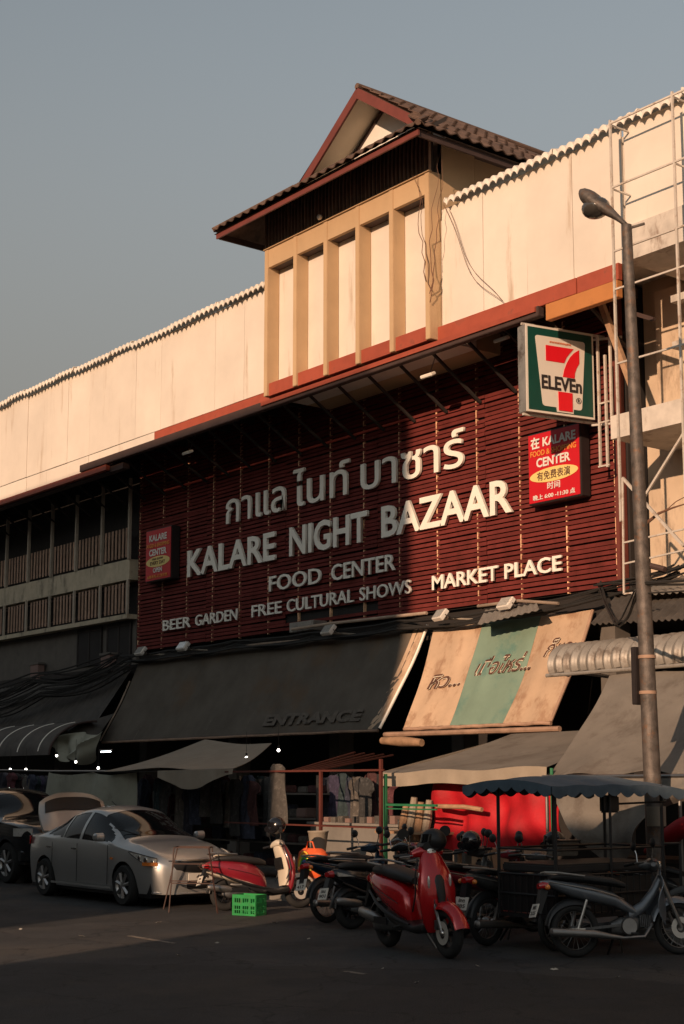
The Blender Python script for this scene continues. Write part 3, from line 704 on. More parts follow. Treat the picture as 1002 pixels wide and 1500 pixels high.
# ------------------------------------------------------------ cables and conduit along the foot of the wall
def cable_run(label, pts, k, r, spread, m, name='cable_bundle', sag=.12, cat='cable'):
    mb = MB()
    for i in range(k):
        o_ = Vector((0, rnd.uniform(-spread, spread), rnd.uniform(-spread, spread))); q = []
        ph = rnd.uniform(0, 6)
        for a, b in zip(pts[:-1], pts[1:]):
            for j in range(8):
                t = j/8; v = Vector(a).lerp(Vector(b), t)+o_; v.z -= sag*math.sin(math.pi*t)*(.4+.6*rnd.random() if 0 else .7+.3*math.sin(ph)); v.z += .015*math.sin(ph+j); q.append(v)
        q.append(Vector(pts[-1])+o_); mb.tube(q, r*rnd.uniform(.6, 1.2), 5)
    return solo(name, mb, M[m], label, cat)
cable_run('tangled black cables along the foot of the slatted wall', [(-34.6,19.55,5.12), (-32,19.5,5.08), (-29,19.5,5.1), (-26,19.5,5.05), (-23,19.5,5.06), (-20.5,19.5,5.0), (-17.6,19.5,5.15), (-15.8,19.4,5.35)], 11, .018, .09, 'cable')
cable_run('bundle of black cables sagging over the left sheet roof', [(-34.4,19.4,5.1), (-38,18.9,4.75), (-43,18.6,4.35), (-50,18.4,4.1)], 12, .022, .22, 'cable', sag=.3)
cable_run('second sagging bundle of cables crossing the left sheet roof', [(-33.6,19.3,5.0), (-37,18.5,4.35), (-41,18.1,3.95), (-48,18.0,3.9)], 10, .02, .18, 'cable', sag=.25)
zc_ = at(938,862,Y=14.6).z
cable_run('service cables strung from the lamp pole to the market wall', [(-12.55,14.6,zc_), (-15.2,17.2,zc_-.05), (-17.7,19.6,5.35)], 5, .014, .06, 'cable', sag=.18)
cable_run('service cables leaving the lamp pole to the right', [(-12.4,14.6,zc_), (-8,14.8,zc_+.2), (-2,15,zc_+.1)], 4, .014, .07, 'cable', sag=.2)
cable_run('loose black cables in front of the concrete building', [(-17.6,19.4,5.25), (-15,19.2,5.4), (-12,19.0,5.6)], 6, .016, .08, 'cable', sag=.1)
solo('conduit', MB().tube([at(428,922,Y=19.45), at(480,914,Y=19.45), at(560,905,Y=19.45), at(625,898,Y=19.45)], .035, 8), M['cablepale'], 'dusty pale pipe above the dark awning', 'pipe')
solo('conduit', MB().tube([at(700,888,Y=19.4), at(760,880,Y=19.4), at(818,884,Y=19.4)], .03, 8), M['cablepale'], 'dusty pale pipe above the tan awning', 'pipe')
solo('conduit', MB().tube([(-33.6,19.55,5.0), (-31,19.5,4.98), (-28,19.5,5.02), (-26,19.5,4.97)], .035, 8), M['cablepale'], 'dusty pale pipe along the top left of the dark awning', 'pipe')
solo('vent_box', MB().box(-26.95, -26.05, 19.55, 19.93, 5.2, 5.42), M['alu'], 'grey tin box fixed below the words CULTURAL SHOWS', 'box', bevel=.01, smooth=False)
def corr_roof(name, P00, P10, P11, P01, waves, amp, m, label, cat='roof sheet', nv=4, thick=.008):
    P00, P10, P11, P01 = map(Vector, (P00, P10, P11, P01)); nrm = (P10-P00).cross(P01-P00).normalized()
    def fn(u, v):
        a = P00.lerp(P10, u); b = P01.lerp(P11, u); return a.lerp(b, v)+nrm*amp*math.cos(2*math.pi*u*waves)
    return solo(name, MB().grid(fn, waves*6, nv, thick), m, label, cat)
# small tin sheets above tan awning
corr_roof('tin_sheet', at(700,915,Y=19.0), at(790,893,Y=19.0), at(785,880,Y=19.55), at(712,893,Y=19.55), 9, .012, M['corr'], 'crumpled tin sheet lying above the tan awning')

# ------------------------------------------------------------ big awnings
def awning(name, label, TL, TR, BR, BL, m, sag=.05):
    t = thing(name, label, 'awning', tuple(BL))
    TL, TR, BR, BL = map(Vector, (TL, TR, BR, BL))
    nrm = (TR-TL).cross(BL-TL).normalized()
    if nrm.y > 0: nrm = -nrm
    def P(u, v, d=0):
        return TL.lerp(TR, u).lerp(BL.lerp(BR, u), v)+nrm*(d-sag*math.sin(math.pi*v)*(1+.35*math.sin(u*math.pi*9)**2)+.010*math.sin(40*u+3*v)+.02*math.sin(11*u-4*v)*math.sin(math.pi*v)+.006*math.sin(90*u+8*v)*v)
    return t, P, nrm
YT, YBo, ZT, ZBo = 19.68, 18.75, 5.02, 2.92
TLx = -33.85
t, P, nrm = awning('dark_awning', 'wide charcoal cloth awning over the stalls, left of the tan one', (-33.75,YT,ZT), (-22.45,YT,ZT-.03), (-22.86,YBo,ZBo), (-33.95,YBo,ZBo), M['awndark'])
MB().grid(lambda u_, v_: P(u_, v_), 60, 12, .006).build('cloth', M['awndark'], t, True)
MB().grid(lambda u_, v_: P(.972+u_*.028, v_, .004), 3, 12, .002).build('painted_sun_strip', M['awntan'], t, True)  # sunlight along the awning's right edge, put in as a tan strip
MB().tube([P(1.008, v/8, .03) for v in range(9)], .032, 8).build('edge_pipe', M['letter'], t, True)
MB().tube([P(-.004, v/8, .03) for v in range(2, 9)], .02, 8).build('edge_pipe', M['cablepale'], t, True)
MB().tube([P(u_/20, 1.01, -.02) for u_ in range(21)], .03, 8).build('bottom_pipe', M['rail'], t, True)
for k in range(1, 7): MB().grid(lambda u_, v_, k=k: P(k/7-.0012+u_*.0024, v_, .003), 1, 12, .002).build('seam', M['ghost'], t, True)
c = P(.785, .86, .004); flat_text(t, 'ENTRANCE', c+nrm*.045, (1,0,0), (Vector((0, YT-YBo, ZT-ZBo))).normalized(), 3.4, .27, M['ghost'], .05, .004, shear=.15)
t2, P2, n2 = awning('tan_awning', 'sunlit tan awning with a green stripe and handwritten Thai lettering', (-22.2,YT,ZT-.10), (-17.95,YT,ZT-.12), (-18.15,YBo,ZBo), (-22.05,YBo,ZBo), M['awntan'])
def band(u0, u1, nu, m, name, d=0.):
    MB().grid(lambda a, b: P2(u0+(u1-u0)*a, b, d), nu, 12, .005).build(name, M[m], t2, True)
band(0, .335, 14, 'awntan', 'cloth'); band(.336, .70, 14, 'mint', 'green_stripe'); band(.701, 1, 12, 'awntan', 'cloth')
vv = Vector((0, YT-YBo, ZT-ZBo)).normalized()
def awtext(s, u_, v_, wd, h):
    c = P2(u_, v_, .012)
    flat_text(t2, s, c+n2*.026, (1,0,.03), vv, wd, h, M['paleprint'], .026, .002, shear=.35, ref='ก', name='lettering_outline')
    flat_text(t2, s, c+n2*.030, (1,0,.03), vv, wd, h, M['brownprint'], .006, .002, shear=.35, ref='ก')
awtext('หิว...', .20, .56, .95, .24); awtext('เมื่อไหร่...', .56, .45, 1.50, .26); awtext('ก็แวะ', .90, .34, .75, .24)
MB().tube([P2(1.0, v/8, .0) for v in range(9)], .03, 8).build('edge_pipe', M['rail'], t2, True)
MB().tube([P2(u_/20, 1.01, -.02)+Vector((0,0,.008*math.sin(u_*2.1))) for u_ in range(21)], .035, 8).build('bottom_pipe', M['rail'], t2, True)
MB().tube([(-22.6,18.72,2.80), (-20,18.72,2.79), (-17.9,18.72,2.78)], .05, 8).build('front_rail', M['rail'], t2, True)
solo('rolled_blind', MB().tube([at(560,1085,Y=18.3), at(590,1086,Y=18.3), at(618,1088,Y=18.3)], [.07,.1,.07], 10), M['wood'], 'brown rolled cloth hanging under the awning corner', 'cloth roll')

# left roofs
corr_roof('sheet_roof', (-50,17.9,3.15), (-33.8,18.35,3.2), (-34.4,19.9,4.92), (-50,19.9,4.7), 60, .02, M['net'], 'old dark sheet roof under the balconies at far left')
t = thing('curved_canopy', 'dark curved canopy with pale ribs at the left edge', 'canopy', (-38, 17.2, 2.5))
xr_ = at(72, 1095, Y=17.0).x
def qb(x, a, Y0, Z0, ry, rz, inset=0): return (x, Y0-ry*math.sin(a)+inset, Z0+rz*math.cos(a))
cY, cZ, cry, crz = 18.3, 2.55, 1.3, .85
MB().grid(lambda u_, v_: qb(-52+(xr_+52)*u_, v_*math.pi/2, cY, cZ, cry, crz), 10, 14, .01).build('canopy_sheet', M['net'], t, True)
for k in range(7):
    x = xr_-.6-k*1.15
    MB().tube([Vector(qb(x, a/14*math.pi/2, cY, cZ, cry+.01, crz+.01)) for a in range(2, 14)], .018, 6).build('rib', M['letter'], t, True)
MB().tube([Vector(qb(xr_, a/14*math.pi/2, cY, cZ, cry+.0, crz+.0)) for a in range(0, 15)], .03, 6).build('end_rib', M['gutter'], t, True)
solo('small_awning', MB().grid(lambda a, b: (at(92,1083,Y=17.4)*(1-a)+at(140,1083,Y=18.2)*a)*(1-b)+(at(112,1062,Y=18.0)*(1-a)+at(167,1045,Y=18.9)*a)*b, 6, 4, .01), M['net'], 'small dark flap of cloth left of the big charcoal awning', 'awning')
# crumpled plastic sheet hanging
def crumple(name, pxs, Y, m, label, amp=.1, seed=1, thick=.006, cat='sheet', nu=26, nv=14, foldk=7):
    r2 = random.Random(seed); c_ = [at(p[0], p[1], Y=p[2] if len(p) > 2 else Y) for p in pxs]; ph = [r2.uniform(0, 6) for _ in range(8)]
    def fn(u, v):
        p = c_[0].lerp(c_[1], u).lerp(c_[3].lerp(c_[2], u), v)
        d = math.sin(foldk*u+ph[0]+2*v)+.6*math.sin(foldk*2.3*u+ph[1]-3*v)+.5*math.sin(5*v+ph[2]+4*u)+.3*math.sin(17*u+11*v+ph[3])
        return p+Vector((.1*d*amp, -amp*d*.5, .25*amp*math.sin(6*v+9*u+ph[4])))
    return solo(name, MB().grid(fn, nu, nv, thick), m, label, cat)
crumple('plastic_sheet', [(72,1078),(158,1072),(125,1118),(88,1112)], 17.3, M['tarpgrn'], 'crumpled grey plastic sheet bundled under the small awning', .22, 3)

# ------------------------------------------------------------ right side roofs
xa = at(792, 985, Y=17.0).x
t = thing('barrel_awning', 'grey corrugated barrel awning right of the tan awning', 'awning', (xa+1.5, 17.2, 3.5))
nrib = 15; bl_ = 5.6; sw_ = .17
def brl():
    mb = MB(); 
    def fn(u, v):
        a = v*math.pi*.62; rr = .34+.02*math.cos(2*math.pi*u*1)
        return (u*sw_, -rr*1.35*math.sin(a), rr*math.cos(a))
    return mb.grid(fn, 8, 14, .01)
bm_ = brl().mesh('corrugated_strip', M['corr'])
for i in range(int(bl_/sw_)): inst('corrugated_strip', bm_, t, (xa+i*sw_-t.location.x, .45+rnd.uniform(-.01,.01), .22+rnd.uniform(-.006,.006)), (rnd.uniform(-.02,.02), 0, 0))
MB().prism([(t.location.y+.45-.34*1.35*math.sin(k/14*math.pi*.62), 3.72+.34*math.cos(k/14*math.pi*.62)) for k in range(15)]+[(t.location.y+.45, 3.55)], xa+.0, xa+.012, 'x').build('end_plate', M['corr'], t, True, False)
MB().tube([(xa, 17.13, 3.55), (xa+bl_, 17.13, 3.55)], .03).build('front_pipe', M['corr'], t, True)
solo('brace_arm', MB().bar((xa+.3, 17.6, 3.6), (xa+.3, 19.5, 3.5), .03), M['steel'], 'steel arm holding the barrel awning to the wall', 'bracket')
corr_roof('lean_to_roof', at(866,914,Y=18.2), (-12.0,18.2,4.25), (-12.0,19.6,5.0), at(905,872,Y=19.6), 36, .02, M['net'], 'dark corrugated lean-to roof above the barrel awning')
corr_roof('lean_to_roof', at(925,872,Y=18.9), (-12.0,18.9,4.75), (-12.0,19.8,5.25), at(945,850,Y=19.8), 30, .02, M['corr'], 'grey corrugated roof strip behind the lamp pole, against the concrete building')
# grey draped tarpaulin
def tent(): 
    t = thing('grey_tarpaulin', 'big grey tarpaulin draped over the stall at right behind the lamp pole', 'tarpaulin', (-13, 15.5, .2))
    a = at(893,990,Y=17.2); b = Vector((-10.6,17.4,a.z)); c = Vector((-9.9,14.9,1.98)); d = at(797,1135,Y=15.3)
    def fn(u, v):
        p = a.lerp(b, u).lerp(d.lerp(c, u), v); p.z += -.16*math.sin(math.pi*v)*(1-.3*u)+.035*math.sin(u*22+v*5)*v+.02*math.sin(13*u-9*v); return p
    MB().grid(fn, 40, 24, .006).build('roof_cloth', M['tarp'], t, True)
    # left flank
    e = at(817,1062,Y=18.2)
    def drape(u, v):
        top = d.lerp(c, u)+Vector((0, -.02, -.02)); L = .95*(1-.9*abs(u-.28)**1.2) if u < .5 else .75*(1-u)*1.6+.12
        L = .18+.98*math.exp(-((u-.26)/.20)**2)+.1*u
        z = top.z-L*v
        y = top.y-.06*v-.10*v*math.sin(6*u*v+12*u)-.05*math.sin(30*u+6*v)*v-.05*math.sin(9*v*L+3*u)*v
        x = top.x+(.26-u)*1.1*v*(1 if u < .6 else .3)
        return (x, y, z)
    MB().grid(drape, 60, 26, .006).build('hanging_drape', M['tarp'], t, True)
    MB().tube([d+Vector((0,-.02,-.03)), c+Vector((0,-.02,-.03))], .03).build('front_pole', M['steel'], t, True)
    for k in (0, .5, 1): MB().bar((d.lerp(c, k).x, d.lerp(c, k).y+.05, .1), (d.lerp(c, k).x, d.lerp(c, k).y+.05, 1.98), .025).build('leg', M['steel'], t, True)
tent()
# tan-grey market tent with valance and red cloth
tt = thing('market_tent', 'low grey market tent with valance above the red cloth', 'tent', (-16.5, 15.3, .1))
fl_ = at(558,1131,Y=15.3); fr_ = at(802,1123,Y=15.3); bl__ = at(735,1079,Y=18.0); br__ = at(825,1076,Y=18.0)
bl2 = Vector((fl_.x+.0, 18.0, 2.45)); 
MB().grid(lambda u_, v_: Vector(fl_).lerp(fr_, u_).lerp(Vector((-18.55,18.2,2.7)).lerp(Vector((-16.2,18.2,2.72)), u_), v_)+Vector((0,0,-.06*math.sin(math.pi*v_)-.02*math.sin(math.pi*u_*4)*(1-v_))), 24, 12, .006).build('roof_cloth', M['tarp'], tt, True)
MB().grid(lambda u_, v_: Vector(fl_).lerp(fr_, u_)+Vector((0, -.015-.018*math.sin(u_*46)*v_, -.21*v_-.02*math.sin(math.pi*u_*4)-.004)), 60, 4, .005).build('valance', M['tarpbeige'], tt, True)
MB().grid(lambda u_, v_: Vector(fl_).lerp(Vector((-18.9,18.2,2.6)), u_)+Vector((0, 0, -.21*v_)), 12, 3, .005).build('valance', M['tarpbeige'], tt, True)
for q in (fl_, fr_): MB().bar((q.x+.02, q.y+.06, .1), (q.x+.02, q.y+.06, q.z-.02), .025).build('leg', M['steelgrn'], tt, True)
ra = at(636,1148,Y=15.75); rb_ = at(826,1140,Y=15.75)
rc = at(636,1241,Y=15.7)
def rcl(u, v):
    p = ra.lerp(rb_, u); z = p.z+.02-(p.z-rc.z+.08*math.sin(5*u))*v; return (p.x+.15*u*v*0, p.y-.055*math.sin(19*u+2*v)-.06*math.sin(7*v+4*u)-.03*math.sin(37*u-5*v), z)
solo('red_cloth', MB().grid(rcl, 50, 22, .005), M['redcloth'], 'bright red cloth hanging as the back of the market tent stall', 'cloth')
solo('bamboo_pole', MB().tube([at(640,1181,Y=15.5), at(680,1182,Y=15.5), at(706,1186,Y=15.5)], .035), M['wood'], 'bamboo poles tied across the red cloth', 'pole')
# stall frames
gf = thing('green_stall_frame', 'green steel stall frame left of the red cloth', 'stall frame', tuple(at(565,1290,Y=15.0)))
a = at(565,1150,Y=15.0); 
MB().bar((a.x, 15.0, .1), (a.x, 15.0, 2.0), .028, square=True).build('leg', M['steelgrn'], gf, True, False)
b = at(640,1180,Y=15.0)
MB().bar((a.x, 15.0, b.z), (b.x, 15.0, b.z), .025, square=True).bar((a.x, 15.0, b.z-.06), (b.x, 15.0, b.z-.06), .015, square=True).build('rail', M['steelgrn'], gf, True, False)
rf = thing('red_stall_frame', 'rust red steel frame of the dark stall behind the parked motorbikes', 'stall frame', tuple(at(470,1290,Y=14.9)))
for px, top in ((470,1128), (558,1112)):
    a = at(px, top, Y=14.9); MB().bar((a.x, 14.9, .1), (a.x, 14.9, a.z), .032, square=True).build('leg', M['steelred'], rf, True, False)
a = at(330,1130,Y=14.9); b = at(562,1128,Y=14.9)
MB().bar((a.x, 14.9, b.z), (b.x, 14.9, b.z), .022, square=True).build('top_rail', M['steelred'], rf, True, False)
a = at(330,1213,Y=14.9); b = at(562,1213,Y=14.9)
MB().bar((a.x, 14.9, b.z), (b.x, 14.9, b.z), .018, square=True).build('mid_rail', M['steelred'], rf, True, False)
for k in range(5):
    a = at(425+k*8, 1130, Y=14.9); b = at(520+k*14, 1102+k*1, Y=17.5)
    MB().bar(a, b, .018, square=True).build('roof_bar', M['steelred'], rf, True, False)

# beige tarp, hanging cloth left
tp = thing('beige_tarpaulin', 'beige tarpaulin pitched over the stall behind the silver car', 'tarpaulin', (-22.8, 15, 2))
c0 = at(152,1130,Y=14.9); c1 = at(338,1124,Y=14.9); c2 = at(408,1100,Y=15.2); c3 = at(300,1085,Y=17.2); c4 = at(398,1090,Y=17.0)
def tpf(u, v):
    p = c0.lerp(c1, u).lerp(c3.lerp(c4, u), v) if True else None
    p.z += -.07*math.sin(math.pi*v)+.03*math.sin(5*u+2*v)-.02*math.sin(math.pi*u*3)*(1-v); return p
MB().grid(tpf, 30, 16, .006).build('roof_cloth', M['tarpbeige'], tp, True)
MB().grid(lambda u_, v_: c0.lerp(c1, .46+.56*u_)+Vector((0,-.01-.02*math.sin(20*u_)*v_, -.02-(.10+.26*math.sin(math.pi*min(1,u_*.9+.1))**2)*v_)), 30, 6, .005).build('valance', M['tarpbeige'], tp, True)
q0 = at(72,1131,Y=15.1); q1 = at(197,1131,Y=15.1)
def hcl(u, v):
    p = q0.lerp(q1, u); sagx = -.05*abs(math.sin(math.pi*u*2))
    return (p.x-.10*v*(1-u), p.y-.05*math.sin(10*u+v*2)-.03*math.sin(23*u), p.z+sagx*(1-v)*1.2-.95*v)
solo('hanging_cloth', MB().grid(hcl, 40, 14, .006), M['tarpgrn'], 'grey green cloth hanging behind the silver car boot', 'cloth')
solo('cloth_line', MB().tube([at(0,1128,Y=15.12), at(72,1129.5,Y=15.12), at(200,1129.5,Y=15.12), at(340,1127,Y=15.12)], .02), M['steel'], 'pole along the top of the left stalls', 'pole')

# ------------------------------------------------------------ stall contents
cols = [(.02,.02,.03),(.025,.03,.05),(.05,.018,.018),(.06,.055,.05),(.02,.035,.04),(.035,.035,.035),(.08,.025,.03),(.03,.025,.05),(.09,.08,.07),(.02,.02,.02)]
gm = [mat('garment cloth %s' % n, c, .9, var=.3, scale=9, dirt=tuple(min(1, x*2.2+.015) for x in c), damt=.7, dscale=16, thr=.5) for n, c in zip(['black','navy','maroon','grey','teal','charcoal','wine','violet','stone','ink'], cols)]
def garment(p, wd, h, m, label, long_=False, grp='garments hanging in the stalls'):
    n = 22; ph = rnd.uniform(0, 6); label = label.replace('dark clothes', m.name.split()[-1]+(' dress' if long_ else ' top'))
    def fn(u, v):
        s = 1.0
        if v < .28: half = wd*(.20+.42*min(1, v/.10)) if v > .04 else wd*.2
        elif v < .34: half = wd*.40
        else: half = wd*(.36+.06*(v-.34))
        if long_: half = wd*(.22+.2*min(1, v/.06)+.12*v)
        x = (u-.5)*2*half; y = -.06*math.cos((u-.5)*math.pi)-.02*math.sin(14*u+5*v+ph)
        return (p.x+x, p.y+y, p.z-h*v)
    return solo('hanging_garment', MB().grid(fn, 10, 16, .02), m, label, 'clothing', grp)
r3 = random.Random(11)
for k in range(26):
    px = 205+k*7.5+r3.uniform(-2, 2); Yp = 15.6+r3.uniform(0, 1.2); p = at(px, 1140+r3.uniform(-6, 8), Y=Yp)
    if 395 < px < 402: continue
    garment(p, r3.uniform(.34,.5), r3.uniform(.7,1.25), gm[k % 10], ('dark clothes on a hanger behind the silver car %s' % ('boot lid', 'roof', 'windscreen', 'bonnet')[min(3, k*4//17)]) if k < 17 else 'dark clothes on a hanger between the silver car bonnet and the cream scooter', k % 3 == 0)
for k in range(12):
    px = 6+k*6; Yp = 15.5+r3.uniform(0, .8); p = at(px, 1134+r3.uniform(-3, 4), Y=Yp)
    garment(p, r3.uniform(.34,.5), r3.uniform(.5,.9), gm[(k*3) % 10], 'dark clothes on a hanger among others above the black pickup', False, 'garments hanging above the pickup')
p = at(408, 1120, Y=15.0); garment(p, .5, 1.0, gm[3], 'grey patterned dress hanging above the cream scooter', True)
for k in range(9):
    px = 480+k*11; p = at(px, 1136+r3.uniform(-3, 5), Y=16.4+r3.uniform(0,.5)); garment(p, .42, r3.uniform(.6, .9), gm[(k*7) % 10], 'dark clothes hanging at the back of the red framed stall', False, 'garments in the red framed stall')
# shelving rack with folded goods behind the sedan
sh = thing('goods_rack', 'rack of folded goods behind the silver car, under the beige tarpaulin', 'rack', (-24.2, 16.6, .1))
for z in (.3, .75, 1.2, 1.65): MB().box(-26.6, -21.6, 16.3, 16.9, z, z+.03).build('shelf', M['wallgrey'], sh, True, False)
for x in (-26.6, -24.1, -21.6): MB().box(x-.02, x+.02, 16.3, 16.34, .1, 2.0).build('upright', M['steel'], sh, True, False)
pk = [MB().box(0, .30, 0, .3, 0, hgt).mesh('folded_goods', m_, None, False, .02) for hgt, m_ in ((.12, gm[8]), (.2, gm[6]), (.16, gm[3]), (.24, gm[1]), (.18, M['terra']), (.14, gm[2]))]
for z in (.33, .78, 1.23, 1.68):
    for k in range(14):
        if r3.random() < .15: continue
        o = bpy.data.objects.new('folded_goods', pk[r3.randrange(6)]); C.objects.link(o); o.location = (-26.5+k*.345+r3.uniform(0,.03), 16.34+r3.uniform(0,.1), z+.001)
        tag(o, 'folded %s goods on the %s shelf of the rack behind the silver car' % (o.data.materials[0].name.split()[-1], {.33:'lowest',.78:'second',1.23:'third',1.68:'top'}[z]), 'goods', 'folded goods on the rack')
# counter with goods in the red framed stall
c0_ = at(455,1207,Y=15.9); c1_ = at(560,1207,Y=15.9)
ct = thing('stall_counter', 'pale grey counter in the red framed stall', 'counter', (c0_.x, 16, .1))
MB().box(c0_.x, c1_.x+.9, 15.9, 16.0, .12, c0_.z).build('front_board', M['counter'], ct, True, False)
MB().box(c0_.x-.05, c1_.x+.95, 15.85, 16.6, c0_.z+.001, c0_.z+.04).build('counter_top', M['counter'], ct, True, False)
for k in range(16):
    x = c0_.x+.25+k*.2; hh = r3.uniform(.05,.14)
    solo('small_goods', MB().box(x, x+.13, 16.0, 16.15, c0_.z+.042, c0_.z+.042+hh), gm[r3.randrange(10)] if k % 3 else M['terra'], '%s packet in the row on the stall counter' % ('pinkish' if k % 3 == 0 else 'small dark'), 'packet', 'packets on the counter', False)
pb = at(466,1245,Y=14.6)
pl = thing('pail', 'cream plastic pail on the pavement behind the orange bag', 'pail', (pb.x, 14.6, pb.z-.05))
MB().lathe([(.12,0),(.16,.32),(.17,.33),(.17,.35),(.15,.35),(.11,.02)], n=20).build('pail_body', M['tarpbeige'], pl)
MB().tube([(.17*math.cos(a), .02, .34-.1*math.sin(a)) for a in [i*math.pi/8 for i in range(9)]], .006, 5).build('handle', M['steel'], pl)
solo('stool', MB().lathe([(.2,0),(.17,.42),(.19,.44),(.19,.47),(0.01,.47)], (pb.x, 14.6, .11), n=16).box(pb.x-.14, pb.x+.14, 14.46, 14.74, .58, pb.z-.055), M['terra'], 'reddish plastic stand carrying the cream pail', 'stool')
# stacked pale goods lit at right of green frame
w0 = at(590,1200,Y=15.6)
for k, (px, py0, py1, m_) in enumerate(((588,1180,1215,'wood'), (600,1168,1215,'tarpbeige'), (610,1175,1230,'wood'), (622,1172,1225,'tarpbeige'))):
    a = at(px, py1, Y=15.45+.05*k); b = at(px+7, py0, Y=15.45+.05*k)
    solo('wrapped_bundle', MB().tube([(a.x, 15.45+.05*k, a.z), ((a.x+b.x)/2+.02, 15.45+.05*k, (a.z+b.z)/2), (b.x, 15.45+.05*k, b.z)], [.06,.07,.05], 9), M[m_], ['brown wrapped bundle, leftmost of the four beside the red cloth','tall pale wrapped bundle, second from left beside the red cloth','brown wrapped bundle, third from left beside the red cloth','pale wrapped bundle nearest the red cloth'][k], 'bundle', 'wrapped bundles beside the red cloth')
wt = at(577,1215,Y=15.5); tb = thing('stall_table', 'low table under the wrapped bundles left of the red cloth', 'table', (wt.x+.3, 15.6, .11))
MB().box(wt.x-.3, wt.x+1.1, 15.35, 16.0, wt.z-.06, wt.z-.02).build('table_top', M['wood'], tb, True, False)
for dx in (-.25, 1.02):
    for yy in (15.4, 15.93): MB().box(wt.x+dx, wt.x+dx+.05, yy, yy+.05, .11, wt.z-.062).build('leg', M['wood'], tb, True, False)
bx0 = at(690,1242,Y=14.9)
solo('wooden_crate', MB().box(bx0.x, bx0.x+.42, 14.9, 15.25, .11, bx0.z), M['wood'], 'orange brown wooden box standing below the red cloth', 'box', bevel=.01, smooth=False)
# lit bulbs
for k, (px, py, Yp, lb) in enumerate(((15,1127,15.6,'leftmost lit bulb above the black pickup'), (38,1127,15.8,'small lit bulb above the black pickup roof'), (83,1107,16.2,'lit bulb under the curved canopy end'), (111,1116,15.9,'lit bulb above the hanging green cloth, left one'), (144,1125,15.6,'bright lit bulb at the tip of the beige tarpaulin'), (408,1099,16.0,'bright lit bulb under the right corner of the beige tarpaulin'), (361,1110,16.2,'lit bulb half hidden under the beige tarpaulin'))):
    p = at(px, py, Y=Yp); t = thing('light_bulb', lb, 'bulb', tuple(p), group='lit bulbs in the stalls')
    MB().ball((0,0,0), .028).build('glass_bulb', M['bulb'], t); MB().bar((0,0,.045), (0,0,.09), .02).build('socket', M['black'], t); MB().bar((0,0,.09), (0,0,.5), .004, 4).build('wire', M['cable'], t)
p = at(155,1101,Y=16.5); t = thing('tube_light', 'lit tube lamp under the left edge of the dark awning', 'lamp', tuple(p))
MB().bar((-.22,0,0), (.22,0,0), .014).build('tube', M['tubel'], t); MB().box(-.27,.27,-.02,.02,.025,.05).build('holder', M['steel'], t)

# ------------------------------------------------------------ concrete building at right with frame
cb = thing('concrete_building', 'weathered beige concrete building at the right edge', 'building', (-13, YW, 0))
W2 = dict(parent=cb, world=True, smooth=False)
MB().box(-15.85, 2, 18.42, 30, 11.05, 12.85).build('parapet_wall', M['panel'], **W2)
MB().box(-15.85, 2, 18.36, 20.6, 10.45, 11.05).build('top_beam', M['slab'], **W2)
MB().box(-17.38, 2, 20.6, 30, 5.2, 11.04).build('wall', M['beige'], **W2)
MB().box(-16.85, -15.87, 20.3, 20.59, 5.2, 10.6).build('pier', M['beige'], **W2)
z8 = at(940,745,Y=19.2).z
pS = [at(1000,y_,Y=18.7).z for y_ in (640,680)]
MB().box(-16.6, 2, 18.75, 20.59, 7.62, 8.02).build('floor_slab', M['slab'], **W2)
MB().box(-16.8, 2, 20.2, 20.59, 5.0, 5.19).build('floor_slab', M['slab'], **W2)
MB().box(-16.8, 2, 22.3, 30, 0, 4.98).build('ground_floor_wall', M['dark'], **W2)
for i in range(5):
    x = -13.3+i*3
    MB().box(x, x+.3, 18.8, 20.58, 8.03, 10.44).build('cross_wall', M['beige'], **W2)
for z in (9.05, 9.85): MB().box(-15.6, -13.35, 19.2, 19.4, z, z+.12).build('beam', M['slab'], **W2)
# billboard frame / scaffold
sf = thing('billboard_scaffold', 'tall pale steel billboard frame standing before the concrete building', 'scaffold', (-14.5, 17.9, 4.6))
fy = 17.95
def frb(a, b, r=.022, nm='frame_bar'): MB().bar(a, b, r, square=True).build(nm, M['scaf'], sf, True, False)
def fp(px, py, Y=fy): return at(px, py, Y=Y)
top = 12.78
xv = [fp(897,300).x, fp(990,300).x, -12.6, -11.0]
for x in xv: frb((x, fy, 6.0), (x, fy, top), .026, 'frame_post')
for x in xv[1:3]: frb((x, 18.30, 5.6), (x, 18.30, top-.3), .022, 'frame_post')
for z in (12.72, 11.6, 10.5, 9.85, 8.6): frb((xv[0], fy, z), (xv[3], fy, z), .020)
for x in xv[:3]:
    for z in (12.7, 11.58): frb((x, fy, z), (x, 18.40, z), .018)
frb((xv[0], 18.3, 6.2), (xv[1], 18.3, 7.6), .026); frb(fp(912,700), fp(1002,800), .03, 'frame_brace')
frb(fp(912,700), fp(914,870), .018); frb(fp(914,795), fp(1002,775), .018); frb(fp(914,826), fp(1002,806), .018); frb(fp(914,870), fp(944,866), .018)
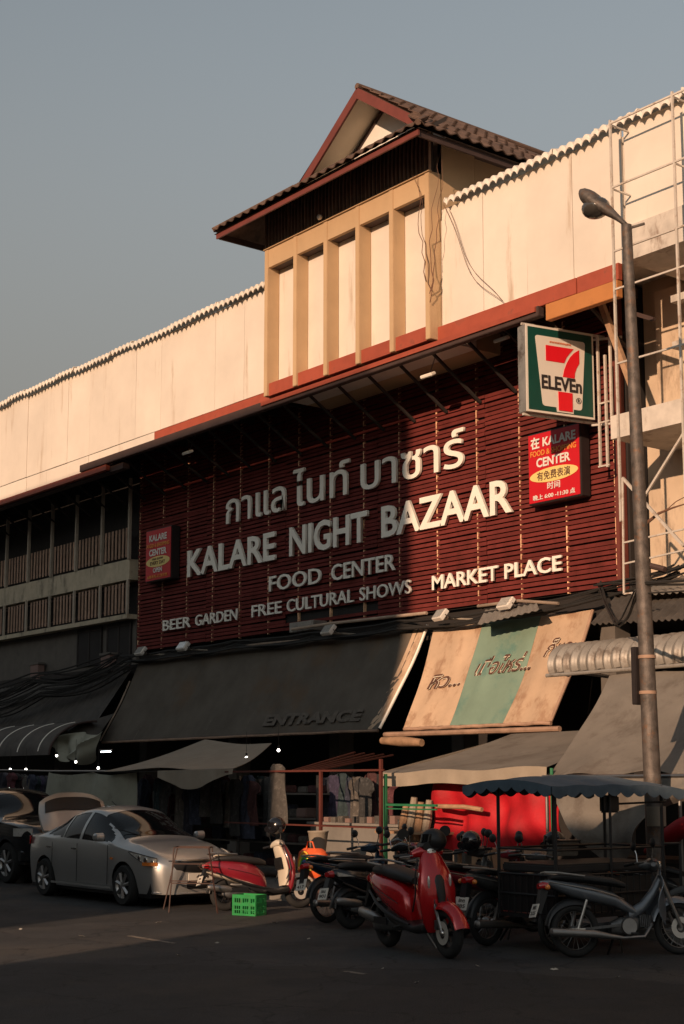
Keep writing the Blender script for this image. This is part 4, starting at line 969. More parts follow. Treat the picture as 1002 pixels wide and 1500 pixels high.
# ladder-like frame next to slats (between slats and pole)
lf = thing('steel_ladder', 'narrow pale steel ladder beside the store sign', 'frame', (-17.2, 19.4, 7.0))
for px, y0, y1, Yp in ((893,490,620,19.45), (875,492,685,19.5), (886,520,685,19.5)):
    a = at(px, y0, Y=Yp); b = at(px, y1, Y=Yp); MB().bar((a.x, Yp, a.z), (a.x, Yp, b.z), .028, square=True).build('frame_bar', M['scaf'], lf, True, False)
for py in (592, 620, 684): a = at(877, py, Y=19.5); b = at(893, py, Y=19.5); MB().bar((a.x,19.5,a.z), (b.x,19.5,a.z), .02, square=True).build('rung', M['scaf'], lf, True, False)
solo('leaning_plank', MB().bar(at(880,443,Y=18.9), at(926,565,Y=18.9), .07, square=True), M['wood'], 'raw wooden plank leaning diagonally behind the lamp pole', 'plank', smooth=False)
for px, y0, lb in ((775,0,''),):
    pass
solo('roof_stub', MB().bar(at(925,458,Y=19.0), at(958,468,Y=19.0), .05, square=True), M['gutter'], 'short dark beam end sticking out right of the lamp pole, high up', 'beam', smooth=False)
solo('roof_stub', MB().bar(at(950,828,Y=19.2), at(974,834,Y=19.2), .05), M['gutter'], 'short dark pipe end sticking out right of the lamp pole, low down', 'pipe')
brn = MB(); brn.tube([at(945,768,Y=18.6), at(965,752,Y=18.6), at(985,744,Y=18.6), at(1004,738,Y=18.6)], [.03,.022,.015,.01], 6); brn.tube([at(975,748,Y=18.6), at(990,735,Y=18.6), at(1003,728,Y=18.6)], .008, 5)
solo('bare_branch', brn, M['copperw'], 'bare dark branch in front of the beige wall', 'branch')

# ------------------------------------------------------------ street lamp
base = Vector((-12.36, 14.6, .11)); topp = at(918, 330, Y=14.6)
lp = thing('street_lamp', 'grey street lamp pole with a drooping lamp head, standing at the kerb', 'street lamp', tuple(base))
ax = [base.lerp(topp, k/12) for k in range(13)]
MB().tube(ax, [.118-.052*k/12 for k in range(13)], 14).build('pole', M['pole'], lp, True)
MB().lathe([(.2,0),(.2,.03),(.14,.05),(.13,.5),(.115,.55)], tuple(base), n=16).build('pole_base', M['pole'], lp, True)
hd = at(850, 286, Y=14.45)
d = (hd-topp); 
def head():
    n = 12; rings = []
    for k in range(n+1):
        t = k/n; c = topp+d*t+Vector((0,0,.05*math.sin(math.pi*t)))
        wr = spline([(0,.06),(.2,.085),(.45,.15),(.7,.20),(.88,.17),(.96,.10),(1,.012)], t)
        hr = wr*.72; s_ = Vector((d.y, -d.x, 0)).normalized(); up = Vector((0,0,1))
        rings.append([c+s_*wr*math.cos(2*math.pi*j/16)+up*hr*math.sin(2*math.pi*j/16) for j in range(16)])
    return MB().rings(rings)
head().build('lamp_head', M['pole'], lp, True)
c = topp+d*.66+Vector((0,0,-.04))
gl = MB(); gl.ball((c.x, c.y, c.z+.0), .18, 16, 10, 1.15, 1, .8); gl.build('lamp_glass', mat('smoky lamp glass', (.05,.045,.04), .12, coat=.6, var=.2), lp, True)
MB().bar(topp+Vector((0,0,-.05)), topp+Vector((.22,.1,-.02)), .02).build('stub_arm', M['pole'], lp, True)
q = ax[0].lerp(topp, (at(945,1000,Y=14.6).z)/topp.z)
MB().box(q.x-.16, q.x-.08, q.y-.13, q.y+.02, q.z-.35, q.z+.38).build('control_box', M['signblack'], lp, True, False, .01)
for dz in (-.2, .25): MB().lathe([(.112,-.02),(.112,.02)], (q.x, q.y, q.z+dz), n=14).build('strap', M['rail'], lp, True)
z_ = at(960,1195,Y=14.45)
MB().lathe([(.125,-.12),(.126,.12)], (base.x-.002, 14.605, 1.45), n=14).build('paper_notice', M['tarpbeige'], lp, True)

# ------------------------------------------------------------ vehicles
def inpoly(x, y, poly):
    c = False; n = len(poly)
    for i in range(n):
        x0, y0 = poly[i]; x1, y1 = poly[i-1]
        if (y0 > y) != (y1 > y) and x < (x1-x0)*(y-y0)/(y1-y0)+x0: c = not c
    return c
def car(t, P, paint):
    L0, L1 = P['len']; nx = P.get('nx', 200); wr = P['wr']; ax_ = P['axles']
    def hw(x): return spline(P['half'], x)
    def section(x, side):
        h = hw(x); zb = P['sill']
        for a in ax_:
            dx = abs(x-a)
            if dx < wr+.055: zb = max(zb, P['wz']+math.sqrt(max(0, (wr+.055)**2-dx*dx)))
        zbe = spline(P['belt'], x); zc = spline(P['roof'], x)
        zb = min(zb, zbe-.06)
        g = max(0, min(1, (zc-zbe)/.30))           # 0 hood .. 1 cabin
        yr = (h-.12)*(1-g)+P['roofhw']*g; zr = zc-(.015*(1-g)+.075*g)
        if zr < zbe+.01: zr = zbe+.01
        pts = []
        for k in range(16):
            s = k/15; z = zb+(zbe-zb)*s; zz = (z-P['sill'])/(zbe-P['sill'])
            y = h*(1-.055*(1-zz)**2*1.6-.06*zz**4)-.02*math.exp(-((zz-.80)/.05)**2)*0
            pts.append((y, z))
        y0, z0 = pts[-1]
        for k in range(1, 15):
            s = k/14; bul = .035*math.sin(math.pi*s)*g
            pts.append((y0+(yr-y0)*s+bul, z0+(zr-z0)*s))
        for k in range(1, 17):
            s = k/16; y = yr*(1-s); pts.append((y, zr+(zc-zr)*math.sin(s*math.pi/2)**.8))
        return [Vector((x, y*side, z)) for y, z in pts]
    body = MB(); glass = MB()
    xs = [L0+(L1-L0)*i/nx for i in range(nx+1)]
    for side in (1, -1):
        S = [section(x, side) for x in xs]; m = len(S[0])
        vs = [v for r_ in S for v in r_]; bf = []; gf_ = []
        for i in range(nx):
            xm = (xs[i]+xs[i+1])/2
            for k in range(m-1):
                z = (S[i][k].z+S[i+1][k+1].z)/2; y = abs(S[i][k].y); f = (i*m+k, (i+1)*m+k, (i+1)*m+k+1, i*m+k+1)
                isg = False
                if 15 <= k < 29: isg = any(inpoly(xm, z, w_) for w_ in P['windows'])
                elif k >= 29:
                    for (g0, g1, mar) in P['screens']:
                        if g0 < xm < g1: isg = k > 29+mar or True
                if k >= 26 and k < 29 and not isg: 
                    for (g0, g1, mar) in P['screens']:
                        if g0 < xm < g1 and k >= 27: isg = True
                (gf_ if isg else bf).append(f)
        body.add(vs, bf); glass.add([v-Vector((0, .006*side, .004)) for v in vs], gf_)
        # end caps
    for xe in (L0, L1):
        A_ = section(xe, 1); B_ = section(xe, -1); r_ = A_+B_[::-1]; body.add(r_, [tuple(range(len(r_)))])
    def clean(mb, name, mt, **k):
        me = bpy.data.meshes.new(name); me.from_pydata(mb.v, [], mb.f); bm = bmesh.new(); bm.from_mesh(me)
        bmesh.ops.remove_doubles(bm, verts=bm.verts, dist=.0008); bmesh.ops.delete(bm, geom=[v for v in bm.verts if not v.link_faces], context='VERTS')
        bmesh.ops.recalc_face_normals(bm, faces=bm.faces); bm.to_mesh(me); bm.free()
        me.polygons.foreach_set('use_smooth', [True]*len(me.polygons)); me.set_sharp_from_angle(angle=R(50)); me.materials.append(mt)
        o = bpy.data.objects.new(name, me); C.objects.link(o); o.parent = t; return o
    clean(body, 'body', paint); clean(glass, 'window', M['glass'])
    # dark underside + arches
    MB().box(L0+.25, L1-.25, -P['half'][2][1]+.1, P['half'][2][1]-.1, P['sill']-.06, P['sill']+.3).build('underbody', M['black'], t, smooth=False)
    for a in ax_:
        MB().lathe([(wr+.05, -.62), (wr+.05, .62)], (a, 0, P['wz']), 'y', 28).build('wheel_well', M['black'], t)
        for s in (1, -1): car_wheel(t, (a, s*(P['track']), P['wz']), wr, s)
def car_wheel(t, c, r, s):
    w_ = MB().lathe([(r*.66,-.09),(r*.93,-.095),(r,-.06),(r,.06),(r*.93,.095),(r*.66,.09)], c, 'y', 32, caps=False).build('wheel', M['rubber'], t)
    rm = MB().lathe([(r*.67,.09*s),(r*.64,.06*s),(r*.60,.05*s),(r*.60,-.05*s)], c, 'y', 32, caps=False)
    for k in range(7):
        a = 2*math.pi*k/7+.2; 
        rm.bar(Vector(c)+Vector((math.cos(a)*.03, .085*s, math.sin(a)*.03)), Vector(c)+Vector((math.cos(a)*r*.64, .075*s, math.sin(a)*r*.64)), .022, 4, .03)
    rm.lathe([(.055,.06*s),(.055,.10*s),(.01,.11*s)], c, 'y', 12)
    o = MB(); o.v = rm.v; o.f = rm.f; me = o.mesh('rim', M['chromew']); q_ = bpy.data.objects.new('rim', me); C.objects.link(q_); q_.parent = w_
    me = MB().lathe([(r*.58,-.03*s),(r*.58,.0)], c, 'y', 24).mesh('brake_disc', M['black']); q_ = bpy.data.objects.new('brake_disc', me); C.objects.link(q_); q_.parent = w_
M['chromew'] = mat('alloy rim', (.42,.41,.40), .35, metal=.8, var=.1)
sed = dict(len=(-2.22, 2.20), nx=230, wr=.305, wz=.31, axles=(-1.32, 1.31), track=.74, sill=.20, roofhw=.53,
    half=[(-2.22,.50),(-2.1,.70),(-1.8,.81),(-1.0,.85),(0,.855),(1.0,.85),(1.6,.83),(1.95,.74),(2.12,.60),(2.20,.42)],
    belt=[(-2.22,.80),(-2.12,.93),(-1.8,.985),(-1.0,.955),(0,.925),(.9,.90),(1.5,.83),(1.9,.74),(2.12,.64),(2.20,.54)],
    roof=[(-2.22,.84),(-2.14,.98),(-1.95,1.03),(-1.6,1.06),(-1.2,1.26),(-.8,1.41),(-.3,1.495),(.1,1.48),(.45,1.37),(.9,1.14),(1.15,1.01),(1.5,.955),(1.9,.83),(2.12,.71),(2.20,.57)],
    windows=[[(-.72,.985),(-1.30,1.015),(-1.02,1.22),(-.76,1.34)], [(-.70,.985),(-.70,1.345),(-.25,1.40),(-.16,1.395),(-.16,.965)], [(-.08,.962),(-.08,1.395),(.28,1.33),(.86,1.0),(.86,.95)]],
    screens=[(.30, 1.06, 0), (-1.52, -.90, 0)])
SC_ = (-21.72, 12.50, 0)
t = thing('silver_sedan', 'silver sedan with its boot lid raised, parked along the stalls', 'car', SC_)
car(t, sed, M['silver'])
# face: headlights, grille, bumper
for s in (1, -1):
    hlf = lambda u_, v_, o_=0.: (1.50+.54*u_, s*(.815-.03*u_-.15*u_**2.4+.020+o_), .835-.10*u_**1.3-(.02+.20*u_*(1-.35*u_))*(1-v_))
    hl_ = MB().grid(hlf, 12, 6, .02).build('headlight', M['lens'], t)
    for uu, rr_ in ((.45,.035),(.68,.05),(.88,.04)):
        c_ = hlf(uu, .45, .004); me = MB().ball(c_, rr_, 12, 8, 1, .3, 1).mesh('reflector', M['chrome']); o_ = bpy.data.objects.new('reflector', me); C.objects.link(o_); o_.parent = hl_
    MB().tube([hlf(u_/10, 0, .006) for u_ in range(11)]+[hlf(1, v_/3, .006) for v_ in range(1, 4)]+[hlf(1-u_/10, 1, .006) for u_ in range(1, 11)], .006, 5).build('lamp_surround', M['black'], t)
    MB().grid(lambda u_, v_: (1.86+.20*u_, s*(.775-.02*u_-.13*u_**1.6+.035), .625+.05*v_), 5, 3, .01).build('indicator', M['amber'], t)
    MB().grid(lambda u_, v_: (-2.17+.28*u_, s*(.63+.17*u_**.6+.012), .84+.13*v_), 6, 4, .015).build('tail_light', M['redlens'], t)
    mr_ = MB().loft([(-.09, .0, .0, .03, .03), (-.06, 0, 0, .07, .062), (.06, 0, 0, .075, .07), (.10, 0, 0, .03, .04)], 'xz', 12)
    MB().add([(v[0]+.72, s*(.93)+v[1], v[2]+1.02) for v in mr_.v], mr_.f).build('mirror', M['silver'], t)
    MB().bar((.70, s*.82, .97), (.72, s*.90, .99), .02).build('mirror_stem', M['black'], t)
    for dx in (.0, -.88): MB().box(-.28+dx, -.10+dx, s*.856, s*.884, .80, .828).build('door_handle', M['chrome'], t, bevel=.004)
    for dx in (.88, -.12, -.98): MB().box(dx-.006, dx+.006, s*.853, s*.859, .30, .90).build('door_seam', M['black'], t, smooth=False)
    MB().box(.96, 1.03, s*.846, s*.862, .69, .72).build('side_repeater', M['amber'], t)
    MB().box(-1.0, .98, s*.835, s*.858, .235, .27).build('sill_trim', M['silver'], t, bevel=.006)
    MB().loft([(s*.40, 2.10, .31, .03, .045), (s*.50, 2.10, .315, .035, .055), (s*.62, 2.02, .315, .04, .05), (s*.68, 1.97, .315, .02, .02)], 'xz', 12).build('fog_recess', M['black'], t)
MB().loft([(-.52, 2.08, .60, .02, .03), (-.40, 2.15, .60, .04, .075), (0, 2.20, .60, .05, .085), (.40, 2.15, .60, .04, .075), (.52, 2.08, .60, .02, .03)], 'xz', 14, 4).build('grille', M['black'], t)
MB().loft([(-.50, 2.10, .695, .02, .012), (0, 2.235, .70, .02, .016), (.50, 2.10, .695, .02, .012)], 'xz', 10).build('grille_bar', M['chrome'], t)
MB().lathe([(.055,.0),(.055,.02),(.035,.02),(.035,0)], (2.25,0,.61), 'x', 20, caps=False).box(2.25,2.265,-.07,.07,.60,.62).build('front_badge', M['chrome'], t)
MB().loft([(-.34, 2.13, .33, .03, .04), (-.2, 2.17, .33, .04, .065), (.2, 2.17, .33, .04, .065), (.34, 2.13, .33, .03, .04)], 'xz', 12, 4).build('lower_intake', M['black'], t)
MB().box(2.225, 2.24, -.22, .22, .40, .51).build('number_plate', M['plate'], t, bevel=.004)
flat_text(t, '4024', (2.243, .03, .455), (0,1,0), (0,0,1), .22, .06, M['signblack'], .03, .003, world=False)
MB().loft([(-.7,1.99,.225,.03,.012),(-.4,2.17,.215,.03,.015),(0,2.21,.21,.03,.016),(.4,2.17,.215,.03,.015),(.7,1.99,.225,.03,.012)], 'xz', 10).build('front_lip', M['chromew'], t)
# boot lid raised: hinge at rear screen base
def lid(u, v):
    y = (u-.5)*1.36*(1-.10*v*v); zt = 1.06+.64*v-.16*abs(u-.5)**3*8*v; return (-1.66-.30*math.sin(v*1.5)+.02*math.cos(u*6), y, zt)
MB().grid(lid, 24, 12, .05).build('boot_lid', M['silver'], t)
MB().grid(lambda u_, v_: (lid(.08+.84*u_, .55+.33*v_)[0]+.03, lid(.08+.84*u_, .55+.33*v_)[1], lid(.08+.84*u_, .55+.33*v_)[2]), 16, 6, .02).build('boot_lining', M['black'], t)
MB().bar((-.2, -.1, 1.49), (-.32, -.12, 1.56), .006).build('aerial', M['black'], t)
for s in (-.35, .35): MB().bar((1.04, s, 1.04), (.80, s-.35, 1.165), .008, 4).build('wiper', M['black'], t)

# black pickup
pkp = dict(len=(-2.6, 2.55), nx=160, wr=.38, wz=.38, axles=(-1.6, 1.65), track=.80, sill=.42, roofhw=.62,
    half=[(-2.6,.85),(-2.4,.90),(-1.6,.92),(-1,.92),(0,.92),(1.4,.93),(2.1,.92),(2.35,.86),(2.48,.74),(2.55,.62)],
    belt=[(-2.6,1.18),(-1,1.18),(0,1.16),(1,1.14),(1.8,1.10),(2.3,1.04),(2.48,.92),(2.55,.80)],
    roof=[(-2.6,1.22),(-.9,1.22),(-.8,1.6),(-.5,1.74),(.1,1.76),(.45,1.66),(1.15,1.24),(1.8,1.18),(2.3,1.10),(2.48,.98),(2.55,.86)],
    windows=[[(-.72,1.22),(-.62,1.62),(.10,1.68),(.10,1.21)], [(.16,1.21),(.16,1.67),(.42,1.60),(.92,1.25),(.92,1.19)]], screens=[(.42, 1.14, 0)])
t = thing('black_pickup', 'black pickup truck behind the silver sedan at the left edge', 'pickup truck', (-28.0, 13.45, 0))
car(t, pkp, M['suv'])
for s in (1, -1):
    MB().grid(lambda u_, v_: (2.02+.42*u_, s*(.925-.02*u_-.16*u_**2+.01), .88+.15*v_), 8, 5, .02).build('headlight', M['lens'], t)
    mr_ = MB().loft([(-.1,0,0,.03,.04),(-.05,0,0,.08,.09),(.08,0,0,.08,.1),(.12,0,0,.03,.05)], 'xz', 12)
    MB().add([(v[0]+.85, s*1.04+v[1], v[2]+1.28) for v in mr_.v], mr_.f).build('mirror', M['blackgloss'], t)
MB().loft([(-.5,2.48,.86,.03,.08),(0,2.58,.86,.04,.12),(.5,2.48,.86,.03,.08)], 'xz', 12, 4).build('grille', M['black'], t)
for z in (.80,.87,.94): MB().loft([(-.48,2.52,z,.02,.012),(0,2.625,z,.02,.012),(.48,2.52,z,.02,.012)], 'xz', 8).build('grille_bar', M['steel'], t)
MB().loft([(-.88,2.2,.52,.06,.1),(-.6,2.52,.52,.09,.13),(0,2.62,.52,.09,.14),(.6,2.52,.52,.09,.13),(.88,2.2,.52,.06,.1)], 'xz', 14, 3.5).build('bumper', M['suv'], t)
MB().box(2.712, 2.725, -.2, .2, .48, .60).build('number_plate', M['plate'], t)

# ---- two wheelers
def wheel(t, x, r, tr, spokes='cast', m_rim='steel', disc=False, discm='discmetal'):
    w_ = MB().tube([(x+(r-tr)*math.cos(2*math.pi*i/30), 0, r+(r-tr)*math.sin(2*math.pi*i/30)) for i in range(30)], tr, 10, True).build('wheel', M['rubber'], t)
    rr = r-tr*1.75
    rm = MB().tube([(x+rr*math.cos(2*math.pi*i/28), 0, r+rr*math.sin(2*math.pi*i/28)) for i in range(28)], .016, 6, True)
    rm.lathe([(.035,-.05),(.045,-.03),(.045,.03),(.035,.05)], (x,0,r), 'y', 12)
    n = 18 if spokes == 'wire' else 6
    for k in range(n):
        a = 2*math.pi*k/n; q = .003 if spokes == 'wire' else .014
        rm.bar((x+.03*math.cos(a+.3), .02*(-1)**k, r+.03*math.sin(a+.3)), (x+rr*math.cos(a), 0, r+rr*math.sin(a)), q, 4 if n > 10 else 6)
    me = rm.mesh('rim', M[m_rim]); o = bpy.data.objects.new('rim', me); C.objects.link(o); o.parent = w_
    if disc:
        d_ = MB().lathe([(.055,-.075),(.115,-.075),(.115,-.068),(.055,-.068)], (x,0,r), 'y', 24, caps=False); d_.f += [(j, (j+1) % 24, 72+(j+1) % 24, 72+j) for j in range(24)]
        me = d_.mesh('brake_disc', M[discm]); o = bpy.data.objects.new('brake_disc', me); C.objects.link(o); o.parent = w_
    return w_
def fender(t, x, r, a0, a1, wd, m, name='front_fender', gap=.03):
    def fn(u, v):
        a = R(a0+(a1-a0)*u); b = (v-.5)*math.pi; R_ = r+gap+.02*math.cos(b)
        return (x+R_*math.cos(a)-.0, wd*math.sin(b), r+R_*math.sin(a)-.05*abs(math.sin(b))**3*math.sin(a))
    return MB().grid(fn, 18, 8, .006).build(name, M[m], t)
def mirror(t, x, y, z, s, m='black', h=.16, tilt=.05):
    p = MB().tube([(x, y, z), (x+.01, y+s*.03, z+h*.6), (x+.0, y+s*tilt, z+h)], .007, 6).build('mirror', M['chrome'], t)
    hd_ = MB().lathe([(.002,-.022),(.035,-.02),(.055,-.005),(.055,.0)], n=16, axis='x')
    hd_.v = [(v[0]+x, v[1]*1.25+y+s*(tilt+.02), v[2]+z+h+.03) for v in hd_.v]
    me = hd_.mesh('mirror_head', M[m]); o = bpy.data.objects.new('mirror_head', me); C.objects.link(o); o.parent = p
    gl_ = MB().lathe([(.050,0),(.050,-.004)], n=16, axis='x'); gl_.v = [(v[0]+x-.001, v[1]*1.25+y+s*(tilt+.02), v[2]+z+h+.03) for v in gl_.v]
    me = gl_.mesh('mirror_glass', M['mirrorg']); o = bpy.data.objects.new('mirror_glass', me); C.objects.link(o); o.parent = p
M['discmetal'] = mat('brake disc metal', (.62,.58,.52), .4, metal=.35, var=.1)
M['mirrorg'] = mat('mirror glass', (.75,.75,.75), .04, metal=1., var=0)
def plate(t, x, z, tilt, lines=('1กข', '235'), y=0., w_=.19, h_=.15):
    Mx = Matrix.Translation((x, y, z)) @ Matrix.Rotation(tilt, 4, 'Y')
    MB().box(-.004, .004, -w_/2, w_/2, -h_/2, h_/2, Mx).build('number_plate', M['plate'], t)
    for i, s_ in enumerate(lines):
        cz = h_*.22 if i == 0 and len(lines) > 1 else -h_*.2
        c = Mx @ Vector((-.006, 0, cz)); uu = Mx.to_3x3() @ Vector((0,-1,0)); v2 = Mx.to_3x3() @ Vector((0,0,1))
        flat_text(t, s_, c, uu, v2, w_*(.5 if i == 0 else .72), h_*.28, M['signblack'], .02, .002, world=False, ref='H' if s_ < 'z' else 'ก')
def scooter(t, body, panel=None, trim='black', r=.25, big=True, lean=0., hl='front'):
    panel = panel or body; wb = .62
    wheel(t, -wb, r, .058, 'cast', 'black' if body != 'cream2' else 'steel'); wheel(t, wb, r, .056, 'cast', 'black', True)
    MB().loft([(-.93,0,.70,.03,.03),(-.86,0,.70,.085,.07),(-.70,0,.66,.135,.12),(-.5,0,.60,.165,.165),(-.3,0,.55,.175,.20),(-.12,0,.49,.165,.20),(.0,0,.42,.13,.16),(.04,0,.38,.08,.10)], 'yz', 22, 2.3).build('side_body', M[body], t)
    MB().loft([(-.55,0,.40,.05,.03),(-.4,0,.37,.17,.05),(-.1,0,.29,.18,.06),(.2,0,.26,.19,.05),(.38,0,.29,.17,.06),(.46,0,.36,.08,.05)], 'yz', 18, 3).build('floor_board', M[trim], t)
    MB().loft([(-.80,0,.785,.06,.02),(-.72,0,.80,.11,.045),(-.5,0,.805,.135,.06),(-.28,0,.775,.14,.065),(-.05,0,.745,.125,.055),(.05,0,.72,.07,.035)], 'yz', 18, 2.6).build('seat', M['seat'], t)
    MB().loft([(.24,.40,0,.05,.11),(.34,.435,0,.06,.18),(.5,.455,0,.065,.215),(.66,.445,0,.08,.225),(.82,.40,0,.09,.19),(.96,.355,0,.08,.13),(1.03,.33,0,.05,.09)], 'xy', 22, 2.2).build('leg_shield', M[body], t)
    MB().loft([(.36,.385,0,.04,.13),(.55,.40,0,.045,.16),(.72,.38,0,.05,.15),(.86,.335,0,.05,.10)], 'xy', 18, 2.4).build('inner_panel', M[panel], t)
    MB().loft([(.40,.53,0,.008,.02),(.6,.535,0,.012,.05),(.75,.50,0,.012,.06),(.85,.47,0,.008,.02)], 'xy', 12).build('front_trim', M[trim], t)
    fender(t, wb, r, 12, 150, .085, body); fender(t, -wb, r, 60, 175, .07, trim, 'rear_fender')
    for s in (1, -1): MB().bar((.46, s*.07, .62), (wb, s*.075, r), .02).build('fork', M['steel'], t)
    MB().bar((.33,0,.9), (.30,0,1.0), .03).build('steering_stem', M['black'], t)
    MB().loft([(-.19,.27,1.00,.03,.03),(-.12,.29,1.02,.06,.05),(0,.31,1.03,.075,.065),(.12,.29,1.02,.06,.05),(.19,.27,1.00,.03,.03)], 'xz', 16).build('handlebar_cover', M[body], t)
    MB().tube([(.20,-.34,.99),(.25,-.2,1.0),(.27,0,1.01),(.25,.2,1.0),(.20,.34,.99)], .013, 8).build('handlebar', M['black'], t)
    for s in (1, -1):
        MB().bar((.245, s*.22, 1.0), (.195, s*.36, .99), .019).build('grip', M['black'], t)
        MB().bar((.30, s*.17, .995), (.27, s*.33, .985), .007).build('brake_lever', M['steel'], t)
        mirror(t, .25, s*.19, 1.02, s)
    MB().loft([(.345,0,1.02,.05,.04),(.38,0,1.02,.055,.045),(.392,0,1.02,.04,.03)], 'yz', 16).build('headlight', M['lens'], t)
    for s in (1,-1): MB().ball((.505, s*.13, .74), .035, 10, 7, .5, .45, 1.8).build('indicator', M['lens'], t)
    MB().loft([(-.965,0,.70,.05,.03),(-.93,0,.70,.075,.045),(-.90,0,.70,.08,.05)], 'yz', 14).build('tail_light', M['redlens'], t)
    MB().tube([(-.45,.14,.86),(-.75,.14,.88),(-.86,.08,.89),(-.87,0,.89),(-.86,-.08,.89),(-.75,-.14,.88),(-.45,-.14,.86)], .013, 8).build('grab_rail', M['steel'], t)
    MB().loft([(-.96,-.155,.36,.03,.03),(-.92,-.155,.36,.052,.052),(-.62,-.155,.32,.055,.055),(-.45,-.14,.27,.03,.03),(-.2,-.10,.22,.018,.018)], 'yz', 16).build('exhaust', M['steel'], t)
    MB().loft([(-.75,.10,.26,.02,.03),(-.62,.11,.26,.045,.09),(-.35,.10,.28,.06,.09),(-.1,.06,.28,.08,.08)], 'yz', 12, 3).build('engine', M['engine'], t)
    MB().bar((-.62,.09,.25), (-.5,.12,.55), .022).build('shock', M['black'], t)
    MB().prism([(-.95,.66),(-.88,.62),(-1.02,.40),(-1.05,.42)], -.05, .05).build('plate_holder', M['black'], t)
    MB().bar((-.1,.12,.25), (-.02,.24,.02), .012).build('side_stand', M['steel'], t)
    for s in (1, -1):
        MB().tube([(.26, s*.2, 1.0), (.36, s*.12, .93), (.46, s*.09, .75), (.52, s*.08, .55), (.60, s*.08, .30)], .006, 5).build('brake_cable', M['black'], t)
        MB().tube([(-.80, s*.115, .585), (-.55, s*.168, .47), (-.30, s*.183, .385), (-.08, s*.172, .33), (.12, s*.165, .30)], [.012,.02,.024,.022,.014], 8).build('lower_trim', M[trim], t)
        MB().tube([(-.62, s*.158, .64), (-.45, s*.182, .60), (-.25, s*.186, .55), (-.10, s*.170, .50)], .004, 5).build('panel_seam', M['black'], t)
        MB().bar((-.05, s*.16, .28), (-.05, s*.27, .27), .012).build('foot_peg', M['rubber'], t)
        MB().tube([(.32, s*.235, .45), (.40, s*.235, .62), (.37, s*.21, .80), (.33, s*.15, .95)], .010, 6).build('shield_edge', M['black'], t)
    MB().box(wb-.10, wb-.05, -.10, -.065, r+.03, r+.12).build('brake_caliper', M['engine'], t)
    for k in range(4): MB().box(-.42+.05*k, -.40+.05*k, .10, .165, .22, .33).build('cooling_fin', M['steel'], t)
    MB().loft([(-.72,-.12,.25,.02,.02),(-.62,-.125,.25,.06,.07),(-.35,-.12,.27,.07,.07),(-.15,-.08,.27,.05,.05)], 'yz', 12, 3).build('gear_case', M['engine'], t)
    MB().box(-.62, -.30, -.20, -.185, .27, .34).build('exhaust_guard', M['black'], t, bevel=.006)
